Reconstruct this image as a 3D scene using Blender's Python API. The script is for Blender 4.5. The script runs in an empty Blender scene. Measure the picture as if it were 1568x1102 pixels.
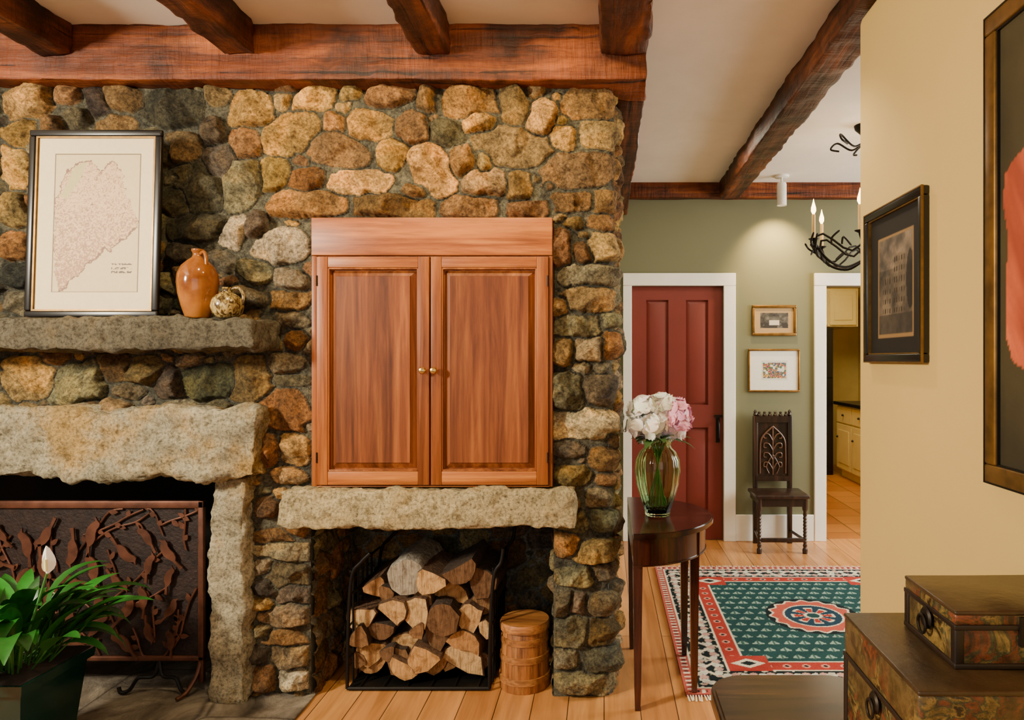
import bpy, math, random
import numpy as np
from mathutils import Vector, Matrix, noise
random.seed(7); rng=np.random.default_rng(7)
F=1045.33; CX=925.; CY=551.; H=1.44
def X(px,d): return (px-CX)/F*d
def Z(py,d): return H-(py-CY)/F*d
def lin(c):
    c=np.asarray(c,dtype=float)/255.
    return np.where(c<=0.04045,c/12.92,((c+0.055)/1.055)**2.4)
def L(*c): return tuple(lin(c))+(1.0,)
R=math.radians
# ---------------------------------------------------------------- materials
class NT:
    def __init__(s,name):
        s.m=bpy.data.materials.new(name); s.m.use_nodes=True
        s.t=s.m.node_tree; s.b=s.t.nodes['Principled BSDF']
    def n(s,typ,**k):
        x=s.t.nodes.new(typ)
        for a,v in k.items():
            if a in x.inputs: x.inputs[a].default_value=v
            else: setattr(x,a,v)
        return x
    def l(s,a,b): s.t.links.new(a,b)
    def coord(s,scale=(1,1,1),rot=(0,0,0)):
        tc=s.n('ShaderNodeTexCoord'); mp=s.n('ShaderNodeMapping')
        mp.inputs['Scale'].default_value=scale; mp.inputs['Rotation'].default_value=rot
        s.l(tc.outputs['Object'],mp.inputs['Vector']); return mp.outputs[0]
    def noise(s,vec,scale,detail=4,rough=.55,dist=0):
        x=s.n('ShaderNodeTexNoise'); x.inputs['Scale'].default_value=scale
        x.inputs['Detail'].default_value=detail; x.inputs['Roughness'].default_value=rough
        x.inputs['Distortion'].default_value=dist
        s.l(vec,x.inputs['Vector']); return x.outputs['Fac']
    def ramp(s,fac,stops):
        r=s.n('ShaderNodeValToRGB'); e=r.color_ramp.elements
        while len(e)<len(stops): e.new(.5)
        for i,(p,c) in enumerate(stops): e[i].position=p; e[i].color=c
        s.l(fac,r.inputs[0]); return r.outputs[0]
    def mix(s,a,b,fac=1.0,mode='MULTIPLY'):
        x=s.n('ShaderNodeMix'); x.data_type='RGBA'; x.blend_type=mode
        if hasattr(fac,'is_linked'): s.l(fac,x.inputs[0])
        else: x.inputs[0].default_value=fac
        for v,i in ((a,6),(b,7)):
            if hasattr(v,'is_linked'): s.l(v,x.inputs[i])
            else: x.inputs[i].default_value=v
        return x.outputs[2]
    def bump(s,fac,strength=.3,dist=.01):
        x=s.n('ShaderNodeBump'); x.inputs['Strength'].default_value=strength
        x.inputs['Distance'].default_value=dist; s.l(fac,x.inputs['Height'])
        s.l(x.outputs[0],s.b.inputs['Normal'])
    def base(s,c,rough=.5,metal=0,spec=None):
        if hasattr(c,'is_linked'): s.l(c,s.b.inputs['Base Color'])
        else: s.b.inputs['Base Color'].default_value=c
        s.b.inputs['Roughness'].default_value=rough; s.b.inputs['Metallic'].default_value=metal
        if spec is not None: s.b.inputs['Specular IOR Level'].default_value=spec
        return s.m
def m_plain(name,c,rough=.5,metal=0,var=.12,scale=8,bump=0,bs=60,spec=None):
    t=NT(name); v=t.coord(); f=t.noise(v,scale)
    lo=tuple(x*(1-var) for x in c[:3])+(1,); hi=tuple(min(1,x*(1+var)) for x in c[:3])+(1,)
    col=t.ramp(f,[(.3,lo),(.7,hi)])
    if bump: t.bump(t.noise(v,bs,6),bump,.004)
    return t.base(col,rough,metal,spec)
def m_wood(name,c1,c2,c3,axis='Z',s=1.0,rough=.4,bump=.15,across=22,along=1.6,spec=None,blotch=.25,fine=.62,dist=.5):
    t=NT(name); sc=[across*s]*3; sc['XYZ'.index(axis)]=along*s
    v=t.coord(tuple(sc)); f=t.noise(v,1.0,8,.62,dist)
    v2=t.coord(tuple(x*.32 for x in sc)); f2=t.noise(v2,1.0,3,.5,1.2)
    sc3=[x*4 for x in sc]; f3=t.noise(t.coord(tuple(sc3)),1.0,4,.7)
    col=t.ramp(f,[(.30,c1),(.5,c2),(.70,c3)])
    k=t.ramp(f2,[(.35,(1-blotch,)*3+(1,)),(.65,(1+blotch,)*3+(1,))])
    col=t.mix(t.mix(col,k),t.ramp(f3,[(.38,(fine,fine*.98,fine*.95,1)),(.55,(1.06,1.06,1.06,1))]))
    t.bump(f,bump,.003)
    return t.base(col,rough,0,spec)
def m_beam(name,c1,c2,c3,axis):
    t=NT(name)
    def S(ac,al):
        q=[ac]*3;q['XYZ'.index(axis)]=al;return t.coord(tuple(q))
    f=t.noise(S(11,1.3),1,10,.68,.6);f2=t.noise(S(34,.9),1,6,.6,.3);f3=t.noise(t.coord(),3.3,5,.6,.4);f4=t.noise(S(5,45),1,4,.6)
    col=t.ramp(f,[(.30,c1),(.5,c2),(.68,c3)])
    col=t.mix(col,t.ramp(f2,[(.34,(.14,.12,.11,1)),(.43,(1,1,1,1)),(.7,(1.2,1.2,1.2,1))]))
    col=t.mix(col,t.ramp(f3,[(.34,(.35,.32,.30,1)),(.5,(1,1,1,1)),(.68,(1.35,1.3,1.2,1))]))
    h=t.mix(t.mix(f,f2,.5,'MIX'),f4,.35,'MIX')
    t.bump(h,.9,.02)
    return t.base(col,.55,0,.3)
def m_attr(name,rough=.6,metal=0,nscale=30,lo=.75,hi=1.2,bump=.2,bs=60,bd=.004,spec=None,detail=6):
    t=NT(name); a=t.n('ShaderNodeAttribute'); a.attribute_name='Col'
    v=t.coord(); f=t.noise(v,nscale,detail,.65)
    k=t.ramp(f,[(.3,(lo,)*3+(1,)),(.7,(hi,)*3+(1,))])
    col=t.mix(a.outputs['Color'],k)
    if bump: t.bump(t.noise(v,bs,8,.65),bump,bd)
    return t.base(col,rough,metal,spec)
def m_stone():
    t=NT('fieldstone'); a=t.n('ShaderNodeAttribute'); a.attribute_name='Col'
    v=t.coord(); f=t.noise(v,30,14,.78,.3); g=t.noise(v,7,5,.6); p=t.noise(v,95,5,.7)
    k=t.ramp(f,[(.36,(.28,.26,.24,1)),(.5,(1,1,1,1)),(.64,(1.75,1.68,1.5,1))])
    k2=t.ramp(g,[(.35,(.70,.71,.70,1)),(.65,(1.25,1.17,1.0,1))])
    k3=t.ramp(p,[(.38,(.55,.53,.5,1)),(.5,(1,1,1,1)),(.62,(1.3,1.3,1.25,1))])
    col=t.mix(t.mix(t.mix(a.outputs['Color'],k),k2),k3)
    t.bump(t.noise(v,50,15,.8),1.0,.022)
    return t.base(col,.85,0,.25)
def m_granite(name,c,warm):
    t=NT(name); v=t.coord(); f=t.noise(v,5,6,.65); g=t.noise(v,80,8,.75); w=t.noise(v,2.3,6,.65); h=t.noise(v,22,8,.7)
    col=t.ramp(f,[(.35,tuple(x*.7 for x in c[:3])+(1,)),(.65,tuple(min(1,x*1.1) for x in c[:3])+(1,))])
    col=t.mix(col,warm,t.ramp(w,[(.50,(0,0,0,1)),(.62,(.9,.9,.9,1))]),'MIX')
    col=t.mix(col,t.ramp(g,[(.36,(.35,.35,.34,1)),(.5,(1,1,1,1)),(.66,(1.35,1.35,1.3,1))]))
    col=t.mix(col,t.ramp(h,[(.36,(.5,.48,.44,1)),(.5,(1,1,1,1))]))
    t.bump(t.noise(v,42,14,.78),1.0,.022)
    return t.base(col,.88,0,.25)
def m_emit(name,c,st):
    t=NT(name); t.b.inputs['Emission Color'].default_value=c; t.b.inputs['Emission Strength'].default_value=st
    return t.base(c,.5)
def m_glass(name,c,rough=.02):
    t=NT(name); t.b.inputs['Transmission Weight'].default_value=1; t.b.inputs['IOR'].default_value=1.3
    return t.base(c,rough)
# ---------------------------------------------------------------- geometry
def g_box(x0,x1,y0,y1,z0,z1):
    v=[(x,y,z) for x in(x0,x1) for y in(y0,y1) for z in(z0,z1)]
    return v,[(0,1,3,2),(4,6,7,5),(0,4,5,1),(2,3,7,6),(0,2,6,4),(1,5,7,3)]
def g_rbox(x0,x1,y0,y1,z0,z1,r=.01,res=.05,amp=0,ns=6,seed=0,amp2=0,ns2=25,amp3=0,ns3=60):
    lo=(x0,y0,z0);hi=(x1,y1,z1); r=min(r,(x1-x0)*.49,(y1-y0)*.49,(z1-z0)*.49)
    cs=[]
    for a,b in zip(lo,hi):
        n=max(1,int((b-a-2*r)/res))
        cs.append([a,a+.3*r]+[a+r+(b-a-2*r)*i/n for i in range(n+1)]+[b-.3*r,b])
    idx={};V=[];Fc=[]
    def vid(p):
        k=(round(p[0],6),round(p[1],6),round(p[2],6))
        if k in idx: return idx[k]
        q=[min(max(p[i],lo[i]+r),hi[i]-r) for i in range(3)]
        n=Vector([p[i]-q[i] for i in range(3)])
        if n.length>0:n.normalize()
        o=Vector(q)+n*r
        if amp:
            o+=n*amp*noise.noise(Vector(p)*ns+Vector((seed*7.3,seed*3.1,0)))
        if amp2: o+=n*amp2*noise.noise(Vector(p)*ns2+Vector((seed,0,5)))
        if amp3: o+=n*amp3*noise.noise(Vector(p)*ns3+Vector((seed,9,5)))
        idx[k]=len(V);V.append(tuple(o));return idx[k]
    for ax in range(3):
        u,w=[i for i in range(3) if i!=ax]
        for side in (0,1):
            c=(lo,hi)[side][ax]
            for i in range(len(cs[u])-1):
                for j in range(len(cs[w])-1):
                    q=[]
                    for (a,b) in ((i,j),(i+1,j),(i+1,j+1),(i,j+1)):
                        p=[0,0,0];p[ax]=c;p[u]=cs[u][a];p[w]=cs[w][b];q.append(vid(p))
                    flip=(side==0)^(ax==1)
                    Fc.append(tuple(q[::-1] if flip else q))
    return V,Fc
def g_lathe(prof,seg=32,cap=True):
    V=[];Fc=[]
    for r,z in prof:
        for i in range(seg):
            a=2*math.pi*i/seg; V.append((r*math.cos(a),r*math.sin(a),z))
    for k in range(len(prof)-1):
        for i in range(seg):
            j=(i+1)%seg; Fc.append((k*seg+i,k*seg+j,(k+1)*seg+j,(k+1)*seg+i))
    if cap:
        Fc.append(tuple(range(seg))[::-1]); Fc.append(tuple((len(prof)-1)*seg+i for i in range(seg)))
    return V,Fc
def g_sphere(r,sx=1,sy=1,sz=1,seg=16):
    v,f=g_lathe([(max(.0005,r*math.sin(math.pi*i/10)),-r*math.cos(math.pi*i/10)) for i in range(11)],seg)
    return [(a*sx,b*sy,c*sz) for a,b,c in v],f
def g_tube(pts,rad,seg=8,flat=1.0):
    pts=[Vector(p) for p in pts]; n=len(pts)
    if not hasattr(rad,'__len__'): rad=[rad]*n
    V=[];Fc=[]; up=Vector((0,0,1)); t0=(pts[1]-pts[0]).normalized()
    if abs(t0.dot(up))>.9: up=Vector((1,0,0))
    a=t0.cross(up).normalized()
    for i,p in enumerate(pts):
        t=(pts[min(i+1,n-1)]-pts[max(i-1,0)]).normalized()
        a=(a-t*a.dot(t)).normalized(); b=t.cross(a)
        for k in range(seg):
            an=2*math.pi*k/seg; V.append(tuple(p+(a*math.cos(an)+b*math.sin(an)*flat)*rad[i]))
    for i in range(n-1):
        for k in range(seg):
            j=(k+1)%seg; Fc.append((i*seg+k,i*seg+j,(i+1)*seg+j,(i+1)*seg+k))
    Fc.append(tuple(range(seg))[::-1]);Fc.append(tuple((n-1)*seg+k for k in range(seg)))
    return V,Fc
def smooth_path(pts,n=6):
    P=[Vector(p) for p in pts];out=[]
    for i in range(len(P)-1):
        p0=P[max(i-1,0)];p1=P[i];p2=P[i+1];p3=P[min(i+2,len(P)-1)]
        for k in range(n):
            t=k/n; out.append(.5*((2*p1)+(p2-p0)*t+(2*p0-5*p1+4*p2-p3)*t*t+(3*p1-p0-3*p2+p3)*t**3))
    out.append(P[-1]);return out
def g_prism(poly,a0,a1,axis='Z'):
    n=len(poly);V=[]
    for a in(a0,a1):
        for p in poly:
            V.append((p[0],p[1],a) if axis=='Z' else (p[0],a,p[1]))
    Fc=[tuple(range(n))[::-1],tuple(range(n,2*n))]+[(i,(i+1)%n,n+(i+1)%n,n+i) for i in range(n)]
    return V,Fc
def g_taper(cx,cy,z0,z1,h0,h1,hy0=None,hy1=None):
    hy0=hy0 or h0;hy1=hy1 or h1;V=[]
    for z,h,k in((z0,h0,hy0),(z1,h1,hy1)):
        V+=[(cx-h,cy-k,z),(cx+h,cy-k,z),(cx+h,cy+k,z),(cx-h,cy+k,z)]
    return V,[(3,2,1,0),(4,5,6,7)]+[(i,(i+1)%4,4+(i+1)%4,4+i) for i in range(4)]
class B:
    def __init__(s): s.v=[];s.f=[];s.mi=[];s.mats=[];s.c=[]
    def add(s,g,mat,col=None,M=None,cols=None):
        v,f=g;o=len(s.v)
        if M is not None: v=[tuple(M@Vector(p)) for p in v]
        s.v.extend(v)
        if mat not in s.mats:s.mats.append(mat)
        k=s.mats.index(mat)
        for q in f: s.f.append(tuple(i+o for i in q));s.mi.append(k)
        if cols is not None: s.c.extend(cols)
        else:
            c=tuple(lin(col)) if col is not None else (1,1,1)
            s.c.extend([c]*len(v))
    def done(s,name,angle=38,parent=None,bevel=0):
        me=bpy.data.meshes.new(name); me.from_pydata(s.v,[],s.f); 
        for m in s.mats: me.materials.append(m)
        me.polygons.foreach_set('material_index',s.mi)
        me.polygons.foreach_set('use_smooth',[True]*len(s.f))
        at=me.color_attributes.new('Col','FLOAT_COLOR','POINT')
        c=np.ones((len(s.v),4));c[:,:3]=np.array(s.c);at.data.foreach_set('color',c.ravel())
        me.update(); me.set_sharp_from_angle(angle=R(angle))
        o=bpy.data.objects.new(name,me);bpy.context.scene.collection.objects.link(o)
        if parent:o.parent=parent
        if bevel:
            md=o.modifiers.new('bevel','BEVEL');md.width=bevel;md.segments=2;md.limit_method='ANGLE';md.angle_limit=R(40)
        return o
def grid_geom(P):
    nv,nu=P.shape[:2];idx=np.arange(nv*nu).reshape(nv,nu)
    q=np.stack([idx[:-1,:-1],idx[:-1,1:],idx[1:,1:],idx[1:,:-1]],-1).reshape(-1,4)
    return [tuple(p) for p in P.reshape(-1,3).tolist()],[tuple(x) for x in q.tolist()]
def empty(name):
    e=bpy.data.objects.new(name,None);bpy.context.scene.collection.objects.link(e);return e
# ---------------------------------------------------------------- numpy noise
def vn(x,y,s=0):
    xi=np.floor(x).astype(np.int64);yi=np.floor(y).astype(np.int64);xf=x-xi;yf=y-yi
    xf=xf*xf*(3-2*xf);yf=yf*yf*(3-2*yf)
    def h(a,b):
        n=(a*374761393+b*668265263+s*69069)&0xffffffff
        n=((n^(n>>13))*1274126177)&0xffffffff
        return ((n^(n>>16))&0xffff)/65535.
    return (h(xi,yi)*(1-xf)+h(xi+1,yi)*xf)*(1-yf)+(h(xi,yi+1)*(1-xf)+h(xi+1,yi+1)*xf)*yf
def fbm(x,y,s=0,o=4):
    r=0;a=.5;t=0
    for i in range(o): r=r+a*vn(x*2**i,y*2**i,s+i*17);t+=a;a*=.55
    return r/t
def pip(x,y,poly):
    ins=np.zeros(np.shape(x),bool);n=len(poly);j=n-1
    for i in range(n):
        xi,yi=poly[i];xj,yj=poly[j]
        if yi!=yj:
            ins^=((yi>y)!=(yj>y))&(x<(xj-xi)*(y-yi)/(yj-yi)+xi)
        j=i
    return ins
# ---------------------------------------------------------------- stone
COL={'o':(200,160,94),'b':(146,112,70),'g':(146,136,112),'d':(92,88,74),'r':(144,98,60),'w':(226,212,178),'t':(176,146,98)}
MORT=(104,102,90)
STONE=m_stone()
def autofill(seeds,u0,u1,v0,v1,bad,pick,big=.05,tries=2500):
    S=list(seeds)
    for need in (big,big*.7,.026,.017):
        for _ in range(tries):
            u=random.uniform(u0,u1);v=random.uniform(v0,v1)
            if bad(u,v):continue
            av=.2
            if S:
                A=np.array([s[:5] for s in S])
                dx=u-A[:,0];dy=v-A[:,1];ca=np.cos(A[:,4]);sa=np.sin(A[:,4])
                xx=np.abs(dx*ca+dy*sa)/A[:,2];yy=np.abs(-dx*sa+dy*ca)/A[:,3]
                d=(xx**2.5+yy**2.5)**.4
                av=float(np.min((d-1)*np.minimum(A[:,2],A[:,3])))
            if av<need*.75:continue
            a=min(av,need)*random.uniform(.95,1.15)+.004
            S.append((u,v,a*random.uniform(1.05,1.55),a*random.uniform(.8,1.05),random.uniform(-.35,.35),pick(u,v)))
    return S
def stone_panel(name,u0,u1,v0,v1,seeds,mapf,hole,res=.0045,A0=.066,mort=MORT,parent=None,warp=.014):
    nu=int((u1-u0)/res)+1;nv=int((v1-v0)/res)+1
    uu,vv=np.meshgrid(np.linspace(u0,u1,nu),np.linspace(v0,v1,nv))
    wu=uu+(fbm(uu*15,vv*15,3,4)-.5)*warp*2.2;wv=vv+(fbm(uu*15+9,vv*15,8,4)-.5)*warp*2.2
    d1=np.full(uu.shape,9.);d2=np.full(uu.shape,9.);ix=np.full(uu.shape,-1)
    du=(u1-u0)/(nu-1);dv=(v1-v0)/(nv-1)
    for k,(cu,cv,a,b,an,c) in enumerate(seeds):
        a*=1.05;b*=1.05
        m=2.0*max(a,b)+.03
        i0=max(0,int((cu-m-u0)/du));i1=min(nu,int((cu+m-u0)/du)+1);j0=max(0,int((cv-m-v0)/dv));j1=min(nv,int((cv+m-v0)/dv)+1)
        if i1<=i0 or j1<=j0:continue
        sl=(slice(j0,j1),slice(i0,i1));dx=wu[sl]-cu;dy=wv[sl]-cv;ca,sa=math.cos(an),math.sin(an)
        xr=(dx*ca+dy*sa)/a;yr=(-dx*sa+dy*ca)/b
        sk=random.uniform(-.2,.2);tp=random.uniform(-.2,.2);tq=random.uniform(-.15,.15)
        xr2=(xr+sk*yr)*(1+tp*np.clip(yr,-1.3,1.3));yr2=yr*(1+tq*np.clip(xr,-1.3,1.3))
        p=random.choice((2.2,2.6,3.2,4.2))
        d=(np.abs(xr2)**p+np.abs(yr2)**p)**(1/p)
        D1=d1[sl];D2=d2[sl];I=ix[sl];nw=d<D1
        D2[:]=np.where(nw,D1,np.minimum(D2,d));I[:]=np.where(nw,k,I);D1[:]=np.where(nw,d,D1)
    n=len(seeds)+1
    arr=np.array([s[:5] for s in seeds]+[(0,0,1,1,0)]);rm=np.minimum(arr[:,2],arr[:,3])
    amp=A0*rng.uniform(.6,1.15,n)*np.clip(rm/.04,.6,1.15)
    r=rm[ix];e=np.minimum((1.01-d1)*r,(d2-d1)*.60*r-.0048)
    e=np.minimum(e,hole(uu,vv)-.004);e=np.where(ix<0,-1,e)
    a=amp[ix]; h=a*(1-np.exp(-np.clip(e,0,1)/.0095))
    lu=uu-arr[ix,0];lv=vv-arr[ix,1]
    for k in range(4):
        g=rng.uniform(-1,1,(n,2))*.85;c0=rng.uniform(.74,1.05,n)
        h=np.minimum(h,a*c0[ix]+g[ix,0]*lu+g[ix,1]*lv)
    h=np.maximum(h,.012)
    off=(ix%53)*3.7;ek=np.clip(e/.012,0,1)
    h=h+(fbm(uu*14+off,vv*14+off,5,3)-.5)*.024*ek+(fbm(uu*50+off,vv*50+off,6,3)-.5)*.014*ek
    st=e>0
    mh=(fbm(uu*30,vv*30,11,4)-.5)*.012
    h=np.where(st,h,mh)
    P=mapf(uu,vv,h)
    cc=np.array([np.array(COL[s[5]])*random.uniform(.76,1.16)+np.array([random.uniform(-6,8),random.uniform(-4,4),random.uniform(-8,6)]) for s in seeds]+[mort])
    base=lin(np.clip(cc,5,250))[ix]
    bl=fbm(uu*9+off,vv*9,21,4)[...,None]
    tint=np.where(bl>.55,np.array([1.25,1.1,.85]),np.array([.8,.80,.78]))
    base=base*(1+(tint-1)*np.clip(np.abs(bl-.55)*8,0,1))
    mc=lin(mort)*(0.7+.6*fbm(uu*14,vv*14,31,4)[...,None])
    cols=np.where(st[...,None],base,mc)
    uc=(uu[:-1,:-1]+uu[1:,1:])/2;vc=(vv[:-1,:-1]+vv[1:,1:])/2
    keep=(hole(uc,vc)>0).reshape(-1)
    nvv,nuu=uu.shape;idx=np.arange(nvv*nuu).reshape(nvv,nuu)
    q=np.stack([idx[:-1,:-1],idx[:-1,1:],idx[1:,1:],idx[1:,:-1]],-1).reshape(-1,4)[keep]
    used,inv=np.unique(q,return_inverse=True);q=inv.reshape(-1,4)
    V=P.reshape(-1,3)[used];C=cols.reshape(-1,3)[used]
    me=bpy.data.meshes.new(name);me.vertices.add(len(V));me.vertices.foreach_set('co',V.ravel())
    me.loops.add(q.size);me.loops.foreach_set('vertex_index',q.ravel().astype(np.int32))
    me.polygons.add(len(q));me.polygons.foreach_set('loop_start',(np.arange(len(q))*4).astype(np.int32))
    me.update(calc_edges=True);me.polygons.foreach_set('use_smooth',[True]*len(q))
    at=me.color_attributes.new('Col','FLOAT_COLOR','POINT');c4=np.ones((len(V),4));c4[:,:3]=C;at.data.foreach_set('color',c4.ravel())
    me.materials.append(STONE);me.validate();me.update()
    o=bpy.data.objects.new(name,me);bpy.context.scene.collection.objects.link(o)
    if parent:o.parent=parent
    return o
HS=[(35,152,80,48,15,'o'),(78,188,40,34,0,'b'),(92,138,42,28,0,'b'),(108,176,46,36,0,'g'),(140,150,32,46,0,'d'),(183,146,55,34,0,'t'),(170,184,62,30,0,'t'),(255,158,98,64,0,'d'),(322,196,34,44,20,'d'),(325,138,44,30,0,'t'),
(380,160,60,54,0,'o'),(370,214,50,50,0,'b'),(430,150,36,30,0,'t'),(475,147,80,36,8,'o'),(535,136,38,26,0,'o'),(595,140,84,32,0,'b'),(650,146,30,44,0,'b'),(722,150,88,46,0,'b'),(788,156,50,62,0,'t'),(832,175,44,62,-20,'o'),(905,152,84,52,0,'o'),
(440,200,90,68,10,'o'),(508,180,38,30,0,'o'),(565,186,74,46,-10,'o'),(510,224,104,50,-12,'b'),(628,190,56,50,0,'b'),(682,196,52,42,0,'d'),(735,183,48,34,0,'o'),(600,232,52,48,30,'o'),(662,255,62,86,20,'o'),(705,240,40,60,-20,'b'),(787,220,128,62,-12,'t'),(865,206,38,38,0,'o'),(925,200,62,46,0,'t'),(742,244,26,44,20,'t'),
(414,262,48,54,0,'o'),(468,270,60,36,0,'b'),(548,276,98,44,6,'o'),(740,276,76,44,10,'t'),(795,280,40,42,0,'o'),(890,255,122,50,0,'t'),(636,290,44,26,0,'b'),(470,308,124,42,0,'b'),(600,312,128,38,0,'b'),(715,312,86,36,0,'b'),(808,318,66,30,0,'b'),(880,305,64,32,0,'t'),(932,305,44,36,0,'b'),
(858,375,36,60,0,'b'),(930,375,54,46,0,'t'),(895,385,30,34,30,'b'),(908,418,100,38,0,'g'),(932,340,62,30,0,'b'),(905,456,104,38,0,'t'),(858,466,30,32,0,'o'),(885,498,78,32,0,'g'),(938,492,40,28,0,'g'),(862,540,36,40,0,'b'),(905,535,52,38,0,'g'),(942,526,34,48,0,'b'),(868,600,50,62,0,'g'),(925,596,62,48,0,'d'),(896,650,110,46,0,'w'),(868,690,62,26,0,'g'),(930,706,54,34,0,'o'),(878,730,66,32,0,'t'),(936,738,40,26,0,'b'),(925,765,50,32,0,'g'),(868,770,40,28,0,'b'),(875,803,60,30,0,'g'),(925,800,44,36,0,'g'),(868,838,40,36,0,'o'),(918,848,74,36,0,'t'),(880,888,60,32,0,'g'),(932,880,50,28,0,'g'),(860,932,28,38,0,'g'),(888,930,22,34,0,'g'),(930,930,54,42,0,'g'),(872,974,64,46,0,'g'),(930,972,54,42,0,'b'),(866,1014,38,34,0,'g'),(925,1017,56,40,0,'d'),(900,1054,104,34,0,'g'),
(425,375,82,58,0,'w'),(440,427,50,32,0,'g'),(440,458,62,28,0,'b'),(440,487,52,24,0,'g'),(448,521,36,32,0,'r'),(430,556,58,30,0,'g'),(440,582,60,20,0,'g'),(430,627,78,62,0,'r'),(408,692,34,52,0,'b'),(446,690,46,52,0,'t'),(440,732,56,26,0,'t'),(404,780,38,36,0,'b'),(450,815,40,28,0,'b'),(418,825,70,24,0,'b'),(432,850,96,28,0,'g'),(440,886,78,36,0,'g'),(398,873,30,28,0,'g'),(397,905,44,24,0,'d'),(397,930,36,24,0,'o'),(448,915,50,28,0,'g'),(434,948,90,34,0,'g'),(396,975,26,26,0,'g'),(428,982,70,26,0,'t'),(394,1010,34,28,0,'d'),(442,1012,66,32,0,'g'),(402,1045,40,40,0,'b'),(446,1048,60,34,0,'w'),
(275,222,52,48,0,'t'),(366,280,56,86,-35,'g'),(300,285,60,80,35,'d'),(298,345,96,50,10,'d'),(352,350,36,60,-30,'w'),(388,340,34,44,0,'g'),(275,382,46,40,0,'d'),(330,400,50,40,0,'d'),(385,412,56,42,10,'g'),(375,455,66,34,0,'g'),(330,240,50,50,0,'d'),
(15,250,44,66,0,'o'),(16,318,48,54,0,'t'),(12,374,44,44,0,'b'),(16,420,46,40,0,'d'),(20,200,50,44,20,'o'),(20,462,50,34,0,'g'),
(35,580,80,66,0,'t'),(110,588,90,62,15,'g'),(168,560,50,46,0,'b'),(215,568,54,48,0,'t'),(254,590,50,54,30,'d'),(315,585,92,54,8,'d'),(380,580,66,70,0,'t'),(75,548,40,26,0,'b'),(190,600,50,26,0,'g'),(285,552,44,28,0,'g')]
YF=2.926
def S2(px,py,w,h,an,c):
    return (X(px,2.875),Z(py,2.875),w/2/F*2.875,h/2/F*2.875,R(an),c)
HS=[S2(*s) for s in HS]
cab=(-1.222,-.225,.90,2.033);nic=(-1.25,-.21,-1,.80);fire=(-9,-1.655,-1,.98)
def rect_dist(u,v,r):
    dx=np.maximum(r[0]-u,u-r[1]);dy=np.maximum(r[2]-v,v-r[3])
    return np.maximum(dx,dy)
def hole_main(u,v): return np.minimum(np.minimum(rect_dist(u,v,cab),rect_dist(u,v,nic)),rect_dist(u,v,fire))
def pick_main(u,v):
    px=u/2.87*F+CX;py=CY-(v-H)/2.87*F
    if px<340 and py<500:return random.choice('ddbgttbg')
    if py<340:return random.choice('ootbbtt')
    if px>840:return random.choice('tgbgtgt')
    return random.choice('gtbggtg')
random.seed(11)
U0,U1=-3.4,.66
seeds=autofill(HS,U0,U1,0,2.62,lambda u,v:float(hole_main(u,v))<.012,pick_main)
RC=.045
def map_main(u,v,h):
    P=np.zeros(u.shape+(3,));arc=RC*math.pi/2
    t=np.clip(u/RC,0,math.pi/2)
    f=u<=0;s=u>arc
    nx=np.sin(t);ny=-np.cos(t)
    bx=np.where(f,u,np.where(s,RC,RC*np.sin(t)))-.008;by=np.where(f,YF,np.where(s,YF+RC+(u-arc),YF+RC-RC*np.cos(t)))
    P[...,0]=bx+nx*h*.85;P[...,1]=by+ny*h;P[...,2]=v
    return P
SF=empty('stone_fireplace')
stone_panel('stone_face',U0,U1,0,2.605,seeds,map_main,hole_main,parent=SF)
random.seed(5)
NX0,NX1,NY=-1.253,-.205,3.45;nd=NY-(YF+.0)
n1=nd;n2=nd+(NX1-NX0);n3=n2+nd
def map_n(u,v,h):
    P=np.zeros(u.shape+(3,));a=u<n1;c=u>n2
    P[...,0]=np.where(a,NX0+h,np.where(c,NX1-h,NX0+(u-n1)))
    P[...,1]=np.where(a,YF+u,np.where(c,NY-(u-n2),NY-h));P[...,2]=v
    return P
sd=autofill([],0,n3,0,.82,lambda u,v:False,lambda u,v:random.choice('gdgdbtg') if u>n1 else random.choice('btgbg'),big=.06)
stone_panel('woodbox_stones',0,n3,0,.82,sd,map_n,lambda u,v:np.full(np.shape(u),1.),A0=.035,parent=SF,mort=(134,138,134),res=.006)
MC=m_plain('mortar_core',L(90,88,78),.95,var=.2)
b=B()
for q in((-1.50,-1.258,2.935,3.5,0,2.58),(-.20,.02,2.935,3.5,0,2.58),(-3.4,.02,3.06,3.5,.98,2.58)):b.add(g_box(*q),MC)
b.done('masonry_core',40,SF)
GR=m_granite('granite',L(206,194,162),L(206,168,100)); GR2=m_granite('granite_dark',L(124,116,96),L(146,124,86))
GR3=m_granite('granite_pale',L(222,202,154),L(210,176,112))
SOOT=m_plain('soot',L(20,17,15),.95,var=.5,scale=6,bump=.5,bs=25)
b=B()
b.add(g_rbox(-3.35,-1.377,2.68,2.92,1.481,1.604,.018,.018,.022,6,1,.016,20,.007,55),GR2); b.done('mantel_shelf',80,SF)
b=B(); b.add(g_rbox(-3.35,-1.432,2.80,3.0,.955,1.238,.022,.018,.04,4,2,.026,15,.012,48),GR); b.done('fireplace_lintel',80,SF)
b=B(); b.add(g_rbox(-1.650,-1.502,2.845,3.45,.0,.95,.02,.018,.03,6,3,.02,18,.009,50),GR)
b.done('fireplace_jamb',80,SF)
b=B(); b.add(g_rbox(-1.34,-.125,2.80,3.0,.752,.903,.015,.018,.018,5,4,.014,20,.008,50),GR3); b.done('woodbox_lintel',80,SF)
b=B(); b.add(g_box(-3.35,-1.65,3.45,3.5,0,1.0),SOOT); b.add(g_box(-3.35,-1.65,2.95,3.5,.96,1.0),SOOT);b.add(g_box(-3.4,-3.33,2.9,3.5,0,1.0),SOOT)
b.add(g_box(-1.25,-.2,2.98,3.5,.81,.84),SOOT); b.done('firebox_lining',40,SF)
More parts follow.
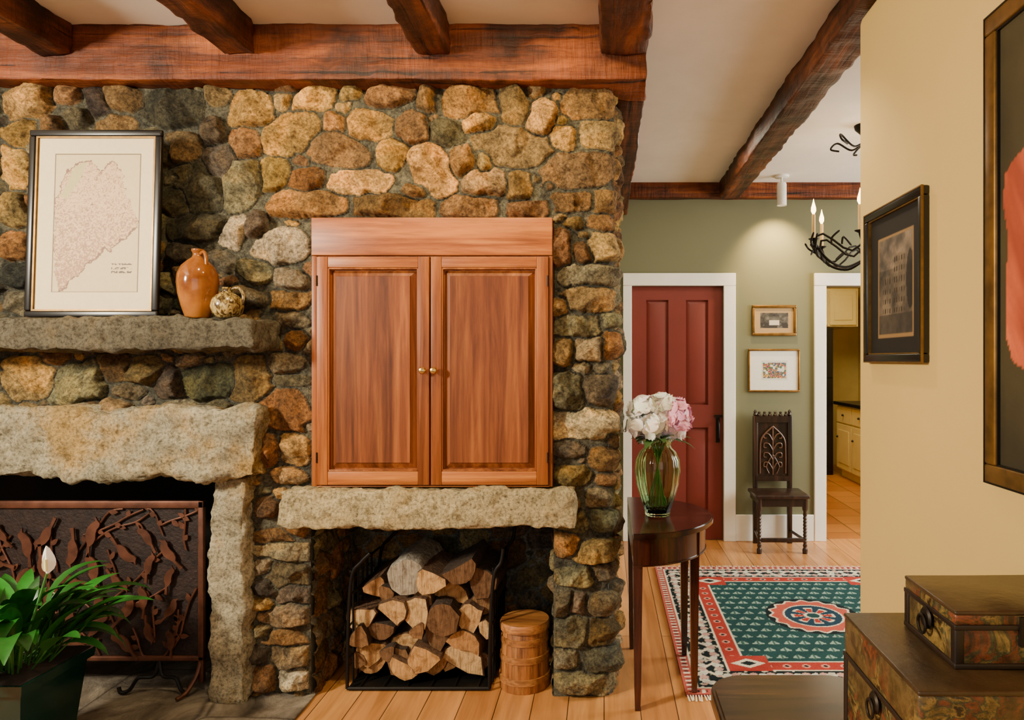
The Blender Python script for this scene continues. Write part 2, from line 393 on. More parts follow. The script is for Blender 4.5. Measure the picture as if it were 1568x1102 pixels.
HE=NT('hearth_slate');v=HE.coord();f=HE.noise(v,4,10,.72,.6);vo=HE.n('ShaderNodeTexVoronoi');vo.feature='DISTANCE_TO_EDGE';vo.inputs['Scale'].default_value=2.2;HE.l(v,vo.inputs['Vector'])
col=HE.mix(HE.ramp(f,[(.32,L(66,58,48)),(.5,L(122,112,98)),(.68,L(172,162,144))]),HE.ramp(vo.outputs['Distance'],[(0,(.35,.33,.3,1)),(.02,(1,1,1,1))]))
HE.bump(f,.8,.03);HE=HE.base(col,.55)
b=B(); b.add(g_rbox(-3.35,-1.235,2.1,2.96,-.02,.010,.006,.03,.006,9),HE);b.add(g_box(-3.35,-1.65,2.95,3.46,-.02,.008),HE); b.done('floor_hearth',40)
# ---------------------------------------------------------------- room
def m_floor():
    t=NT('pine_planks');v=t.coord((1,1,1),(0,0,R(90)))
    br=t.n('ShaderNodeTexBrick');br.offset=.37;br.inputs['Scale'].default_value=1;br.inputs['Brick Width'].default_value=2.6
    br.inputs['Row Height'].default_value=.15;br.inputs['Mortar Size'].default_value=.0022;br.inputs['Mortar Smooth'].default_value=.2
    br.inputs['Color1'].default_value=L(208,150,88);br.inputs['Color2'].default_value=L(184,124,68);br.inputs['Mortar'].default_value=L(74,46,24)
    t.l(v,br.inputs['Vector'])
    v2=t.coord((26,1.5,1));g=t.noise(v2,1,8,.6,.6);g2=t.noise(t.coord((7,.9,1)),1,4,.6,1)
    col=t.mix(br.outputs['Color'],t.ramp(g,[(.3,(.7,.64,.58,1)),(.7,(1.15,1.15,1.12,1))]))
    col=t.mix(col,t.ramp(g2,[(.35,(.82,.8,.76,1)),(.65,(1.1,1.1,1.1,1))]))
    return t.base(col,.3)
FLR=m_floor()
CE=m_plain('ceiling_plaster',L(226,220,208),.9,var=.03);CREAM=m_plain('cream_paint',L(216,184,108),.7,var=.04,scale=1.5)
OLIVE=m_plain('olive_paint',L(112,112,82),.8,var=.04,scale=1.5);WHITE=m_plain('white_trim',L(246,242,228),.45,var=.03)
def boxobj(name,mat,*bs,bevel=0,ang=38):
    b=B()
    for q in bs:b.add(g_box(*q),mat)
    return b.done(name,ang,bevel=bevel)
boxobj('floor',FLR,(-3.5,4.3,-1.5,5.5,-.06,0))
boxobj('ceiling',CE,(-3.5,4.3,-1.5,9.6,2.83,2.9))
for i,q in enumerate(((-.1,.22,5.44,5.56,0,2.83),(.22,.95,5.44,5.56,2.03,2.83),(.95,1.765,5.44,5.56,0,2.83),(1.765,2.65,5.44,5.56,2.03,2.83),(2.65,4.3,5.44,5.56,0,2.83))):
    boxobj('wall_back' if i==0 else 'wall_back.%03d'%i,OLIVE,q)
boxobj('wall_hall',OLIVE,(-.06,.035,3.5,5.44,0,2.83))
boxobj('wall_left',CREAM,(-3.5,-3.4,2.2,3.5,0,2.83))
boxobj('wall_east',OLIVE,(4.2,4.3,2.6,5.44,0,2.83))
b=B();b.add(g_rbox(.94,1.06,-1.5,2.53,0,2.70,.03,.5),CREAM);b.done('wall_right',60)
boxobj('wall_south',OLIVE,(1.06,4.3,2.42,2.53,0,2.83))
DB=m_beam('old_beam_y',L(26,13,7),L(70,35,15),L(120,62,26),'Y');DBX=m_beam('old_beam_x',L(36,17,8),L(98,46,17),L(148,80,32),'X')
b=B();b.add(g_rbox(-3.4,.182,2.825,3.05,2.600,2.835,.008,.03,.012,4,1,.008,15,.004,45),DBX)
b.add(g_rbox(.055,.182,3.05,5.44,2.596,2.835,.01,.05,.01,3,6,.008,15),DB);b.done('header_beam',50)
for i,(x0,x1) in enumerate(((-2.33,-2.2),(-1.575,-1.44),(-.77,-.635),(-.015,.18))):
    b=B();b.add(g_rbox(x0,x1,-1.4,2.825,2.70,2.835,.010,.035,.014,4,i+10,.010,14,.005,40),DB);b.done('ceiling_beam' if i==0 else 'ceiling_beam.%03d'%i,50)
b=B();b.add(g_rbox(.90,1.06,-1.4,5.34,2.70,2.835,.010,.035,.012,3,30,.010,12,.005,40),DB);b.done('ceiling_beam.004',50)
b=B();b.add(g_rbox(.18,4.2,5.34,5.44,2.715,2.835,.008,.1,.006),DBX);b.done('ceiling_beam.005',50)
b=B()
for q in((.15,.22,5.415,5.44,0,2.03),(.95,1.045,5.415,5.44,0,2.03),(.15,1.045,5.412,5.44,2.03,2.13)):b.add(g_box(*q),WHITE)
b.done('trim_1',bevel=.004)
b=B()
for q in((1.67,1.765,5.415,5.44,0,2.03),(2.65,2.74,5.415,5.44,0,2.03),(1.67,2.74,5.412,5.44,2.03,2.13),(1.745,1.765,5.44,5.58,0,2.03),(2.65,2.67,5.44,5.58,0,2.03)):b.add(g_box(*q),WHITE)
b.done('trim_2',bevel=.004)
boxobj('baseboard_back',WHITE,(1.045,1.67,5.42,5.44,0,.21),bevel=.004)
boxobj('baseboard_hall',WHITE,(.035,.05,3.55,5.4,0,.21),bevel=.004)
RED=m_plain('barn_red_paint',L(118,42,30),.5,var=.1,scale=3);IRON=m_plain('wrought_iron',L(26,24,22),.5,.6,var=.2)
b=B();dx0,dx1=.222,.948;yd=5.465
b.add(g_box(dx0,dx1,yd+.022,yd+.04,0.005,2.028),RED)
st=.115;mid=(dx0+dx1)/2
xs=[dx0,dx0+st,mid-.07,mid+.07,dx1-st,dx1]
for q in((xs[0],xs[1],.005,2.028),(xs[4],xs[5],.005,2.028),(xs[1],xs[4],1.92,2.028),(xs[1],xs[4],.9,1.08),(xs[1],xs[4],.005,.22),(xs[2],xs[3],1.08,1.92),(xs[2],xs[3],.22,.9)):
    b.add(g_box(q[0],q[1],yd,yd+.024,q[2],q[3]),RED)
for x0,x1 in((xs[1],xs[2]),(xs[3],xs[4])):
    for z0,z1 in((1.08,1.92),(.22,.9)):
        i=.035;V=[(x0+.006,yd+.0215,z0+.006),(x1-.006,yd+.0215,z0+.006),(x1-.006,yd+.0215,z1-.006),(x0+.006,yd+.0215,z1-.006),(x0+i,yd+.008,z0+i),(x1-i,yd+.008,z0+i),(x1-i,yd+.008,z1-i),(x0+i,yd+.008,z1-i)]
        b.add((V,[(k,(k+1)%4,4+(k+1)%4,4+k) for k in range(4)]+[(4,5,6,7)]),RED)
b.add(g_box(.895,.925,yd-.006,yd,.78,.98),IRON);b.add(g_tube(smooth_path([(.91,yd-.004,.96),(.91,yd-.05,.93),(.91,yd-.05,.83),(.91,yd-.004,.8)]),.008),IRON)
b.add(g_box(.88,.945,yd-.014,yd-.004,.985,1.0),IRON)
b.done('door_1',30)
# kitchen
KY=m_plain('kitchen_yellow',L(214,186,100),.6,var=.05);KT=NT('terracotta_tile');v=KT.coord();br=KT.n('ShaderNodeTexBrick');br.offset=0
for k,val in(('Scale',1),('Brick Width',.3),('Row Height',.3),('Mortar Size',.006)):br.inputs[k].default_value=val
br.inputs['Color1'].default_value=L(190,122,54);br.inputs['Color2'].default_value=L(160,96,42);br.inputs['Mortar'].default_value=L(110,76,40);KT.l(v,br.inputs['Vector']);KT=KT.base(br.outputs['Color'],.3)
boxobj('floor_kitchen',KT,(1.0,4.3,5.5,9.5,-.06,0))
boxobj('wall_kitchen_left',KY,(1.0,1.1,5.56,9.4,0,2.83));boxobj('wall_kitchen_right',KY,(3.5,3.6,5.56,9.4,0,2.83));boxobj('wall_kitchen_back',KY,(1.0,3.6,9.4,9.5,0,2.83))
KC=m_plain('cabinet_cream',L(206,186,118),.5,var=.05);BLK=m_plain('black_enamel',L(16,16,17),.3,var=.1)
b=B();b.add(g_box(2.91,3.495,5.9,8.5,.1,.89),KC);b.add(g_box(2.96,3.49,5.9,8.5,0,.1),KC);b.add(g_box(2.86,3.495,5.9,8.52,.89,.93),BLK)
for i in range(5):
    y0=5.93+i*.515
    b.add(g_box(2.89,2.915,y0,y0+.49,.12,.66),KC);b.add(g_box(2.883,2.9,y0+.07,y0+.42,.19,.59),KC);b.add(g_box(2.89,2.915,y0,y0+.49,.68,.87),KC)
    b.add(g_sphere(.014),BLK,M=Matrix.Translation((2.875,y0+.245,.775)));b.add(g_sphere(.014),BLK,M=Matrix.Translation((2.875,y0+.43,.5)))
b.done('kitchen_base_cabinet',bevel=.003)
b=B();b.add(g_box(2.2,2.87,8.55,9.3,.0,1.84),BLK);b.add(g_box(2.21,2.86,8.53,8.55,.05,1.2),BLK);b.add(g_box(2.21,2.86,8.53,8.55,1.22,1.83),BLK);b.add(g_tube([(2.27,8.5,1.3),(2.27,8.5,1.7)],.012),IRON);b.done('refrigerator',bevel=.006)
b=B();b.add(g_box(2.1,3.2,8.6,9.395,1.86,2.35),KC)
for i in range(3):b.add(g_box(2.12+i*.36,2.45+i*.36,8.58,8.6,1.88,2.31),KC);b.add(g_box(2.17+i*.36,2.40+i*.36,8.572,8.59,1.94,2.25),KC)
b.add(g_box(2.06,3.24,8.56,9.395,2.35,2.4),KC);b.done('kitchen_wall_cabinet',bevel=.003)
# ---------------------------------------------------------------- cupboard
CW=m_wood('cherry_v',L(92,44,14),L(142,76,28),L(176,106,46),'Z',1.0,.4,.08,18,.9,.35,.18,.8,.9);CH=m_wood('cherry_h',L(114,56,18),L(164,92,36),L(194,124,56),'X',1.0,.4,.08,18,1.0,.35,.18,.8,.9)
CP=m_wood('cherry_panel',L(78,36,11),L(120,62,22),L(154,90,36),'Z',1.0,.42,.08,17,.9,.35,.2,.78,1.2);BRASS=m_plain('brass',L(206,168,96),.25,1,var=.1)
CD=2.87
def cx(p):return X(p,CD)
def cz(p):return Z(p,CD)
b=B()
b.add(g_box(cx(478),cx(846),CD+.012,3.05,.906,cz(334)),CW)
b.add(g_rbox(cx(477),cx(846),CD-.004,CD+.02,cz(391),cz(333),.003,.3),CH)
b.add(g_rbox(cx(477),cx(485),CD,CD+.02,.908,cz(391.5),.002,.4),CW);b.add(g_rbox(cx(841),cx(846),CD,CD+.02,.908,cz(391.5),.002,.4),CW)
b.add(g_rbox(cx(485),cx(841),CD,CD+.02,.906,cz(744),.003,.3),CH)
for (a0,a1,p0,p1) in((486,658,503,641),(660.5,840,677,822)):
    zt,zb=cz(393),cz(742);pt,pb=cz(410),cz(721)
    y0,y1=CD-.010,CD+.02
    b.add(g_rbox(cx(a0),cx(p0),y0,y1,zb,zt,.003,.4),CW);b.add(g_rbox(cx(p1),cx(a1),y0,y1,zb,zt,.003,.4),CW)
    b.add(g_rbox(cx(p0),cx(p1),y0+.001,y1,pt,zt-.0005,.003,.4),CH);b.add(g_rbox(cx(p0),cx(p1),y0+.001,y1,zb+.0005,pb,.003,.4),CH)
    x0,x1=cx(p0)-.001,cx(p1)+.001;i=.034
    V=[(x0,y0+.028,pb),(x1,y0+.028,pb),(x1,y0+.028,pt),(x0,y0+.028,pt)]
    V+=[(x0+i,y0+.010,pb+i),(x1-i,y0+.010,pb+i),(x1-i,y0+.010,pt-i),(x0+i,y0+.010,pt-i)]
    i2=i+.002
    V+=[(x0+i2,y0+.004,pb+i2),(x1-i2,y0+.004,pb+i2),(x1-i2,y0+.004,pt-i2),(x0+i2,y0+.004,pt-i2)]
    Fc=[(k,(k+1)%4,4+(k+1)%4,4+k) for k in range(4)]+[(4+k,4+(k+1)%4,8+(k+1)%4,8+k) for k in range(4)]+[(8,9,10,11)]
    b.add((V,Fc),CP)
    for q in((x0,x0+.007,pb,pt),(x1-.007,x1,pb,pt),(x0,x1,pt-.007,pt),(x0,x1,pb,pb+.007)):
        b.add(g_rbox(q[0],q[1],y0+.003,y0+.03,q[2],q[3],.003,.4),CW)
for kx in(650,667):
    b.add(g_lathe([(.006,0),(.006,.012),(.014,.018),(.016,.026),(.012,.033),(.003,.036)],16),BRASS,M=Matrix.Translation((cx(kx),CD-.010,cz(567)))@Matrix.Rotation(R(90),4,'X'))
for hx in(486.5,839):
    for hz in(430,700):b.add(g_tube([(cx(hx),CD-.012,cz(hz+8)),(cx(hx),CD-.012,cz(hz-8))],.003),IRON)
b.done('wall_cupboard',30)
# ---------------------------------------------------------------- pictures
ATT=m_attr('painted_surface',.6,nscale=60,lo=.95,hi=1.05,bump=0)
GOLD=m_plain('gilt',L(128,94,42),.4,.7,var=.35,scale=20);BLKF=m_plain('black_lacquer',L(18,15,13),.3,var=.2)
def picture(name,w,h,M,fw,fd,fm,func,res,lip=None,lipw=.006,outlip=None):
    b=B()
    for q in((0,w,0,fw),(0,w,h-fw,h),(0,fw,fw,h-fw),(w-fw,w,fw,h-fw)):
        b.add(g_rbox(q[0],q[1],-fd,0,q[2],q[3],.006,.3),fm,M=M)
    for lm,off in((lip,fw),(outlip,0.0)):
        if lm:
            a=off;l=lipw;yy=-fd*.75 if off else -fd-.001
            y2=0 if off else -fd+.006
            for q in((a,w-a,a,a+l),(a,w-a,h-a-l,h-a),(a,a+l,a+l,h-a-l),(w-a-l,w-a,a+l,h-a-l)):b.add(g_box(q[0],q[1],yy,y2,q[2],q[3]),lm,M=M)
    iw,ih=w-2*fw,h-2*fw;nu=int(iw/res)+2;nv=int(ih/res)+2
    uu,vv=np.meshgrid(np.linspace(0,iw,nu),np.linspace(0,ih,nv))
    P=np.stack([uu+fw,np.full(uu.shape,-fd*.4),vv+fw],-1)
    c=lin(np.clip(func(uu/iw,vv/ih,iw,ih),0,255))
    g=grid_geom(P);b.add(g,ATT,M=M,cols=[tuple(x) for x in c.reshape(-1,3).tolist()])
    b.add(g_box(.004,w-.004,-fd*.3,0,.004,h-.004),fm,M=M)
    return b.done(name,40)
def C(sh,c):return np.ones(sh+(3,))*np.array(c,float)
def f_map(u,v,w,h):
    img=C(u.shape,(222,200,154))
    px=55+u*(232-55);py=474-v*(474-210)
    sheet=(px>82)&(px<210)&(py>236)&(py<446)
    img[sheet]=(208,184,136)
    img[sheet&((px<83.5)|(px>208.5)|(py<237.5)|(py>444.5))]=(110,88,58)
    pl=[(92,440),(88,420),(84,380),(84,310),(96,268),(112,250),(135,244),(150,262),(165,246),(182,262),(186,290),(204,330),(206,345),(198,352),(190,362),(178,368),(168,382),(158,378),(146,394),(134,400),(122,418),(110,424),(100,440)]
    wx=px+(fbm(px*.2,py*.2,5,3)-.5)*9;wy=py+(fbm(px*.2+7,py*.2,5,3)-.5)*9
    land=pip(wx,wy,pl);land2=pip(wx-1,wy-2.5,pl)
    img[land&sheet]=(212,174,128)
    ln=np.abs(fbm(px*.09,py*.09,4,3)-.5)<.012;l2=np.abs(fbm(px*.14+9,py*.14,9,3)-.5)<.012
    img[land&sheet&(ln|l2)]=(140,104,70)
    dens=fbm(px*.6,py*.6,2,2)+.28*np.clip((py-300)/120,0,1)
    img[land&sheet&(dens>.70)]=(166,126,90)
    img[(land^land2)&sheet]=(122,86,58)
    lb=pip(px,py,[(92,300),(112,255),(130,248),(120,275),(100,305)]);img[lb&sheet]=(186,172,110)
    tx=(px>170)&(px<200)&(py>402)&(py<420)&(((py//3)%2)==0)&(fbm(px*.5,py*.5,7,1)>.4);img[tx]=(80,62,42)
    return img
dm=2.75
w=X(247,dm)-X(44,dm);hh=.76
M=Matrix.Translation((X(42,dm)+.003,2.745,1.610))@Matrix.Rotation(R(-2.2),4,'X')
picture('framed_map',w,hh,M,.026,.02,BLKF,f_map,.0022,GOLD,.007,None)
def f_photo(u,v,w,h):
    img=C(u.shape,(170,140,92));s=(u>.13)&(u<.87)&(v>.18)&(v<.82);n=fbm(u*9,v*7,3,4);img[s]=(np.stack([n,n*.95,n*.85],-1)*140)[s]
    img[s&(v<.4)&(n<.6)]=(40,36,30);img[s&(v<.52)&(v>.3)&(np.abs(u-.5)<.13)]=(200,190,170);return img
picture('framed_photograph',X(1220,5.44)-X(1152,5.44),.245,Matrix.Translation((X(1152,5.42),5.44,Z(514,5.43))),.024,.02,GOLD,f_photo,.004)
def f_flow(u,v,w,h):
    img=C(u.shape,(232,228,214));s=(u>.24)&(u<.78)&(v>.25)&(v<.75);img[s]=(206,208,190)
    k=(vn(u*34,v*28,3)*6).astype(int);pal=np.array([(190,50,50),(50,100,50),(50,60,120),(210,170,50),(140,50,80),(60,110,60)])
    s2=(u>.27)&(u<.75)&(v>.3)&(v<.7)&(vn(u*20,v*16,8)>.38);img[s2]=pal[np.clip(k,0,5)][s2];return img
picture('framed_botanical_print',X(1225,5.44)-X(1146,5.44),.343,Matrix.Translation((X(1146,5.42),5.44,Z(600,5.43))),.016,.02,GOLD,f_flow,.004)
RM=Matrix.Rotation(R(-90),4,'Z')
def f_etch(u,v,w,h):
    img=C(u.shape,(20,16,13));s=(u>.17)&(u<.86)&(v>.12)&(v<.84);img[s]=(140,108,66)
    s=(u>.19)&(u<.84)&(v>.14)&(v<.82);n=fbm(u*8,v*10,6,5);img[s]=(np.stack([n*1.1,n*.9,n*.66],-1)*95+24)[s]
    sky=s&(v>.6);img[sky]=img[sky]*1.35
    bld=s&(((u>.50)&(u<.72)&(v<.70-.25*np.abs(u-.61)))|((u>.26)&(u<.45)&(v<.56)))&(v>.28);img[bld]=(np.stack([n*1.2,n*1.0,n*.72],-1)*110+22)[bld];win=bld&(((u*22)%1)<.35)&(((v*14)%1)<.5);img[win]=(44,32,22)
    tr=s&(((u-.80)/.07)**2+((v-.5)/.2)**2<1);img[tr]=img[tr]*.45
    img[s&(v<.28)]=img[s&(v<.28)]*.75;return img
picture('framed_etching',.44,.516,Matrix.Translation((.940,2.41,1.431))@RM,.028,.024,BLKF,f_etch,.004,GOLD,.004,GOLD)
def f_port(u,v,w,h):
    n=fbm(u*3,v*4,6,4)[...,None];img=np.array([38,34,20])+n*np.array([50,42,22])
    xx=u*w+.06;zz=v*h+1.19
    body=pip(xx,zz,[(.24,1.38),(.15,1.42),(.11,1.44),(.085,1.5),(.085,1.62),(.095,1.72),(.075,1.80),(.08,1.87),(.12,1.90),(.22,1.93),(.33,1.97),(.47,1.97),(.62,1.93),(.72,1.82),(.74,1.5),(.70,1.2),(.24,1.2)])
    fold=fbm(xx*16+zz*8,zz*4,2,4)[...,None];red=np.array([112,34,18])+fold*np.array([130,88,56]);img=np.where(body[...,None],red,img)
    head=((xx-.40)/.085)**2+((zz-2.09)/.115)**2<1;img[head]=(206,160,124)
    img[head&(zz>2.13+.3*(xx-.4)**2)&((zz>2.16)|(np.abs(xx-.4)>.06))]=(60,40,26)
    for ex in(.37,.43):img[((xx-ex)/.012)**2+((zz-2.10)/.006)**2<1]=(40,28,20)
    img[((xx-.40)/.02)**2+((zz-2.035)/.006)**2<1]=(170,80,70);img[((xx-.402)/.008)**2+((zz-2.07)/.02)**2<1]=(180,130,98)
    img[(np.abs(xx-.40)<.04)&(zz<2.0)&(zz>1.95)]=(196,150,116);col=pip(xx,zz,[(.34,1.97),(.46,1.97),(.42,1.85),(.38,1.85)]);img[col]=(230,222,205);return img
picture('framed_portrait_painting',.86,1.121,Matrix.Translation((.940,1.655,1.144))@RM,.046,.02,GOLD,f_port,.006,BLKF,.004,BLKF)
# ---------------------------------------------------------------- jugs
JUG=NT('salt_glaze');v=JUG.coord();f=JUG.noise(v,9,4);JUG=JUG.base(JUG.ramp(f,[(.35,L(112,60,20)),(.65,L(168,104,42))]),.12)
b=B()
M=Matrix.Translation((X(303,2.77),2.77,1.608))
prof=[(.028,0),(.042,0),(.046,.006),(.060,.05),(.072,.10),(.077,.145),(.074,.18),(.060,.212),(.038,.235),(.022,.248),(.018,.258),(.020,.268),(.024,.274),(.023,.281),(.014,.281),(.012,.262)]
b.add(g_lathe(prof,40),JUG,M=M)
b.add(g_tube(smooth_path([(.018,0,.262),(.038,0,.268),(.050,0,.245),(.052,0,.215)]),.007),JUG,M=M@Matrix.Rotation(R(-25),4,'Z'))
b.done('stoneware_jug',60)
STR=NT('streaked_glaze');v=STR.coord((60,60,22));f=STR.noise(v,1,4,.6,1.5);STR=STR.base(STR.ramp(f,[(.44,L(64,46,20)),(.54,L(150,126,72)),(.64,L(190,168,112))]),.2)
b=B();M=Matrix.Translation((X(348,2.75),2.75,1.608))
b.add(g_lathe([(.03,0),(.038,.004),(.054,.020),(.062,.048),(.056,.078),(.036,.096),(.018,.104),(.015,.112),(.020,.124),(.012,.124),(.01,.11)],36),STR,M=M)
b.add(g_tube(smooth_path([(.016,0,.116),(.045,0,.122),(.064,0,.095),(.062,0,.062),(.054,0,.05)]),.006),STR,M=M)
b.done('small_round_jug',60)
# ---------------------------------------------------------------- fire screen
COP=m_plain('copper_patina',L(96,58,42),.45,.5,var=.5,scale=14);COPD=m_plain('screen_mesh',L(36,22,18),.6,.3,var=.6,scale=25,bump=.8,bs=90)
b=B();yS=2.95;x0,x1=-2.78,X(314,yS);z0,z1=Z(1010,yS),Z(766,yS)
b.add(g_box(x0+.01,x1-.01,yS,yS+.004,z0,z1-.01),COPD)
for q in((x0,x1,z1-.032,z1),(x0,x1,z0,z0+.02),(x1-.024,x1,.05,z1),(x0,x0+.02,.05,z1)):b.add(g_rbox(q[0],q[1],yS-.014,yS+.008,q[2],q[3],.004,.3),COP)
random.seed(21)
def leafpoly(cx_,cz_,l,wd,a):
    pts=[]
    for k in range(7):t=k/6;pts.append((l*t,wd*math.sin(math.pi*t**.8)))
    for k in range(5,0,-1):t=k/6;pts.append((l*t,-wd*math.sin(math.pi*t**.8)))
    return [(cx_+p*math.cos(a)-q*math.sin(a),cz_+p*math.sin(a)+q*math.cos(a)) for p,q in pts]
def addleaf(cx_,cz_,l,wd,a,dy):
    b.add(g_prism(leafpoly(cx_,cz_,l,wd,a),yS-dy-.003,yS-dy,'Y'),COP)
bird=[(0,0),(.08,.14),(.22,.24),(.42,.29),(.56,.36),(.64,.46),(.76,.51),(.86,.45),(1.02,.40),(.87,.36),(.82,.22),(.70,.06),(.5,-.06),(.3,-.09),(.1,-.07),(-.34,-.20),(-.38,-.08)]
# straight criss-cross twigs
for i in range(26):
    px_=random.uniform(x0+.05,x1-.05);pz=random.uniform(z0+.03,z1-.06);a=R(random.uniform(20,160));ln=random.uniform(.15,.32);pts=[]
    for k in range(5):
        pts.append((min(max(px_+ln*(k/4-.5)*math.cos(a)+random.uniform(-.008,.008),x0+.02),x1-.03),yS-.008,min(max(pz+ln*(k/4-.5)*math.sin(a)+random.uniform(-.008,.008),z0+.02),z1-.035)))
    b.add(g_tube(smooth_path(pts,3),.0045,6),COP)
    for k in(1,2,3):
        addleaf(pts[k][0],pts[k][2],random.uniform(.028,.045),random.uniform(.009,.012),a+random.choice((-1,1))*R(random.uniform(35,70)),.009)
gx=x0+.07;row=0
while gx<x1-.09:
    for j in range(5):
        gz=z0+.07+j*.135+(.06 if row%2 else 0)+random.uniform(-.02,.02)
        if gz>z1-.09:continue
        ox=gx+random.uniform(-.02,.02);sc=random.uniform(.085,.12);a=R(random.choice((70,80,100,110,-70,-100,30,150,60)));fl=random.choice((-1,1))
        P_=[(ox+((p-.35)*math.cos(a)-(q-.12)*fl*math.sin(a))*sc,gz+((p-.35)*math.sin(a)+(q-.12)*fl*math.cos(a))*sc) for p,q in bird]
        b.add(g_prism(P_,yS-.020,yS-.013,'Y'),COP)
    gx+=.105;row+=1
for fx,sg in((x1-.012,1),(x0+.3,1)):
    b.add(g_tube(smooth_path([(fx,yS,z0+.02),(fx-.01,yS-.02,.09),(fx-.03,yS-.06,.035),(fx-.05,yS-.10,.022)]),.009),COP)
sx=X(245,yS)
for sg in(-1,1):
    b.add(g_tube(smooth_path([(sx,yS,z0),(sx+sg*.02,yS-.01,.08),(sx+sg*.08,yS-.02,.075),(sx+sg*.11,yS-.03,.03),(sx+sg*.14,yS-.04,.022),(sx+sg*.15,yS-.04,.045)]),.008),IRON)
b.done('fireplace_screen',40)
# ---------------------------------------------------------------- logs
BARK=m_attr('bark',.9,nscale=45,lo=.35,hi=1.5,bump=1,bs=60,bd=.02)
EN=NT('split_wood');a_=EN.n('ShaderNodeAttribute');a_.attribute_name='Col';v=EN.coord();e1=EN.noise(v,28,8,.7,.6);e2=EN.noise(EN.coord((60,60,9)),1,6,.7,1)
ENDW=EN.mix(EN.mix(a_.outputs['Color'],EN.ramp(e1,[(.34,(.5,.44,.38,1)),(.5,(.95,.95,.95,1)),(.66,(1.2,1.2,1.15,1))])),EN.ramp(e2,[(.36,(.55,.5,.45,1)),(.5,(1,1,1,1))]))
EN.bump(e2,.8,.012);ENDW=EN.base(ENDW,.8,0,.2)
logs=[(622,884,56,'r',1),(660,892,46,'w',0),(705,876,50,'h',2),(735,890,50,'w',2),(573,900,36,'w',0),(693,908,48,'h',0),(600,934,42,'w',0),(636,942,52,'w',0),(678,950,50,'r',2),(718,950,46,'w',0),(555,946,44,'w',0),(583,966,38,'h',2),(622,986,50,'h',0),(670,976,48,'w',2),(712,984,50,'h',0),(570,998,46,'w',0),(650,1010,48,'w',0),(608,1014,42,'w',2),(570,1027,48,'h',0),(618,1037,46,'h',0),(662,1040,46,'h',0),(712,1032,62,'h',0),(550,975,34,'w',2),(738,1008,30,'w',2),(690,1012,32,'w',0),(648,912,36,'w',2),(738,925,34,'r',2),(590,908,26,'w',2),(745,965,28,'w',0),(594,1000,26,'w',2),(640,965,26,'w',2),(548,1010,26,'w',2)]
b=B();random.seed(3)
for (px_,py_,sz,ty,bk) in logs:
    y0=3.02+random.uniform(-.035,.06);sc=y0/F;cx_,cz_=(px_-CX)*sc,H-(py_-CY)*sc;r=sz*.55*sc
    rot=random.uniform(0,6.28);pts=[]
    if ty=='r':pts=[(r*random.uniform(.88,1.05)*math.cos(a),r*random.uniform(.88,1.05)*math.sin(a)) for a in np.linspace(0,2*math.pi,15)[:-1]]
    elif ty=='h':
        rot=random.uniform(-.5,.5)+(math.pi if random.random()<.5 else 0)
        pts=[(r*1.05*math.cos(a)*random.uniform(.9,1.05),r*1.1*math.sin(a)*random.uniform(.9,1.05)-r*.4) for a in np.linspace(0,math.pi,9)]+[(-r*.4,-r*random.uniform(.35,.6)),(r*.4,-r*random.uniform(.3,.6))]
    else:
        pts=[(r*1.75*math.cos(a)*random.uniform(.9,1.05)-r*.75,r*1.45*math.sin(a)*random.uniform(.9,1.05)) for a in np.linspace(-.62,.62,7)]+[(-r*.2,r*random.uniform(.55,.75)),(-r*.95,r*random.uniform(0,.25)),(-r*.9,-r*random.uniform(0.1,.3)),(-r*.1,-r*random.uniform(.55,.75))]
    pts=[(p*math.cos(rot)-q*math.sin(rot),p*math.sin(rot)+q*math.cos(rot)) for p,q in pts]
    lo_=min(q for p,q in pts)
    if cz_+lo_<.03:cz_=.03-lo_
    n=len(pts);V=[];Ff=[];ys=[0,.006,.05,.1,.2,.3]
    tl=random.uniform(-.06,.06);tz=random.uniform(-.03,.04)
    for k,yy in enumerate(ys):
        s_=.95 if k==0 else 1+random.uniform(-.05,.05)
        for p,q in pts:V.append((cx_+p*s_+tl*yy,y0+yy,cz_+q*s_+tz*yy))
    for k in range(len(ys)-1):
        for i in range(n):j=(i+1)%n;Ff.append((k*n+i,k*n+j,(k+1)*n+j,(k+1)*n+i))
    bc={0:(106,74,46),1:(170,162,146),2:(74,57,42)}[bk]
    b.add((V,Ff),BARK,col=bc)
    V2=[(cx_,y0-.002,cz_)]+V[:n];Fe=[(0,1+(i+1)%n,1+i) for i in range(n)]
    ec=random.choice([(208,164,108),(196,148,92),(184,134,82),(216,176,120)]) if bk!=2 else random.choice([(140,102,66),(118,86,58)])
    if bk==1:ec=(168,156,136)
    b.add((V2,Fe),ENDW,col=ec)
    V3=[(cx_,y0+.3,cz_)]+V[-n:];b.add((V3,[(0,1+i,1+(i+1)%n) for i in range(n)]),ENDW,col=ec)
b.done('firewood_stack',35)
b=B();lx,rx=X(533,2.98),X(750,2.98)
for y in(2.97,3.36):
    b.add(g_tube([(lx,y,.012),(rx,y,.012)],.008),IRON)
    b.add(g_tube(smooth_path([(lx,y,.012),(lx+.005,y,.3),(lx+.02,y,.5),(lx+.06,y,.56),(lx+.10,y,.60)]),.008),IRON)
    b.add(g_tube(smooth_path([(rx,y,.012),(rx+.005,y,.3),(rx+.02,y,.5),(rx+.05,y,.56),(rx+.06,y,.62)]),.008),IRON)
for z in(.14,.28,.42,.52):
    for x_ in(lx+.004,rx+.006):b.add(g_tube([(x_+(0.01 if z>.4 else 0),2.97,z),(x_+(0.01 if z>.4 else 0),3.36,z)],.005),IRON)
for y in(3.03,3.09,3.15,3.21,3.27):
    for x_ in(lx+.004,rx+.006):b.add(g_tube([(x_,y,.012),(x_,y,.52)],.005),IRON)
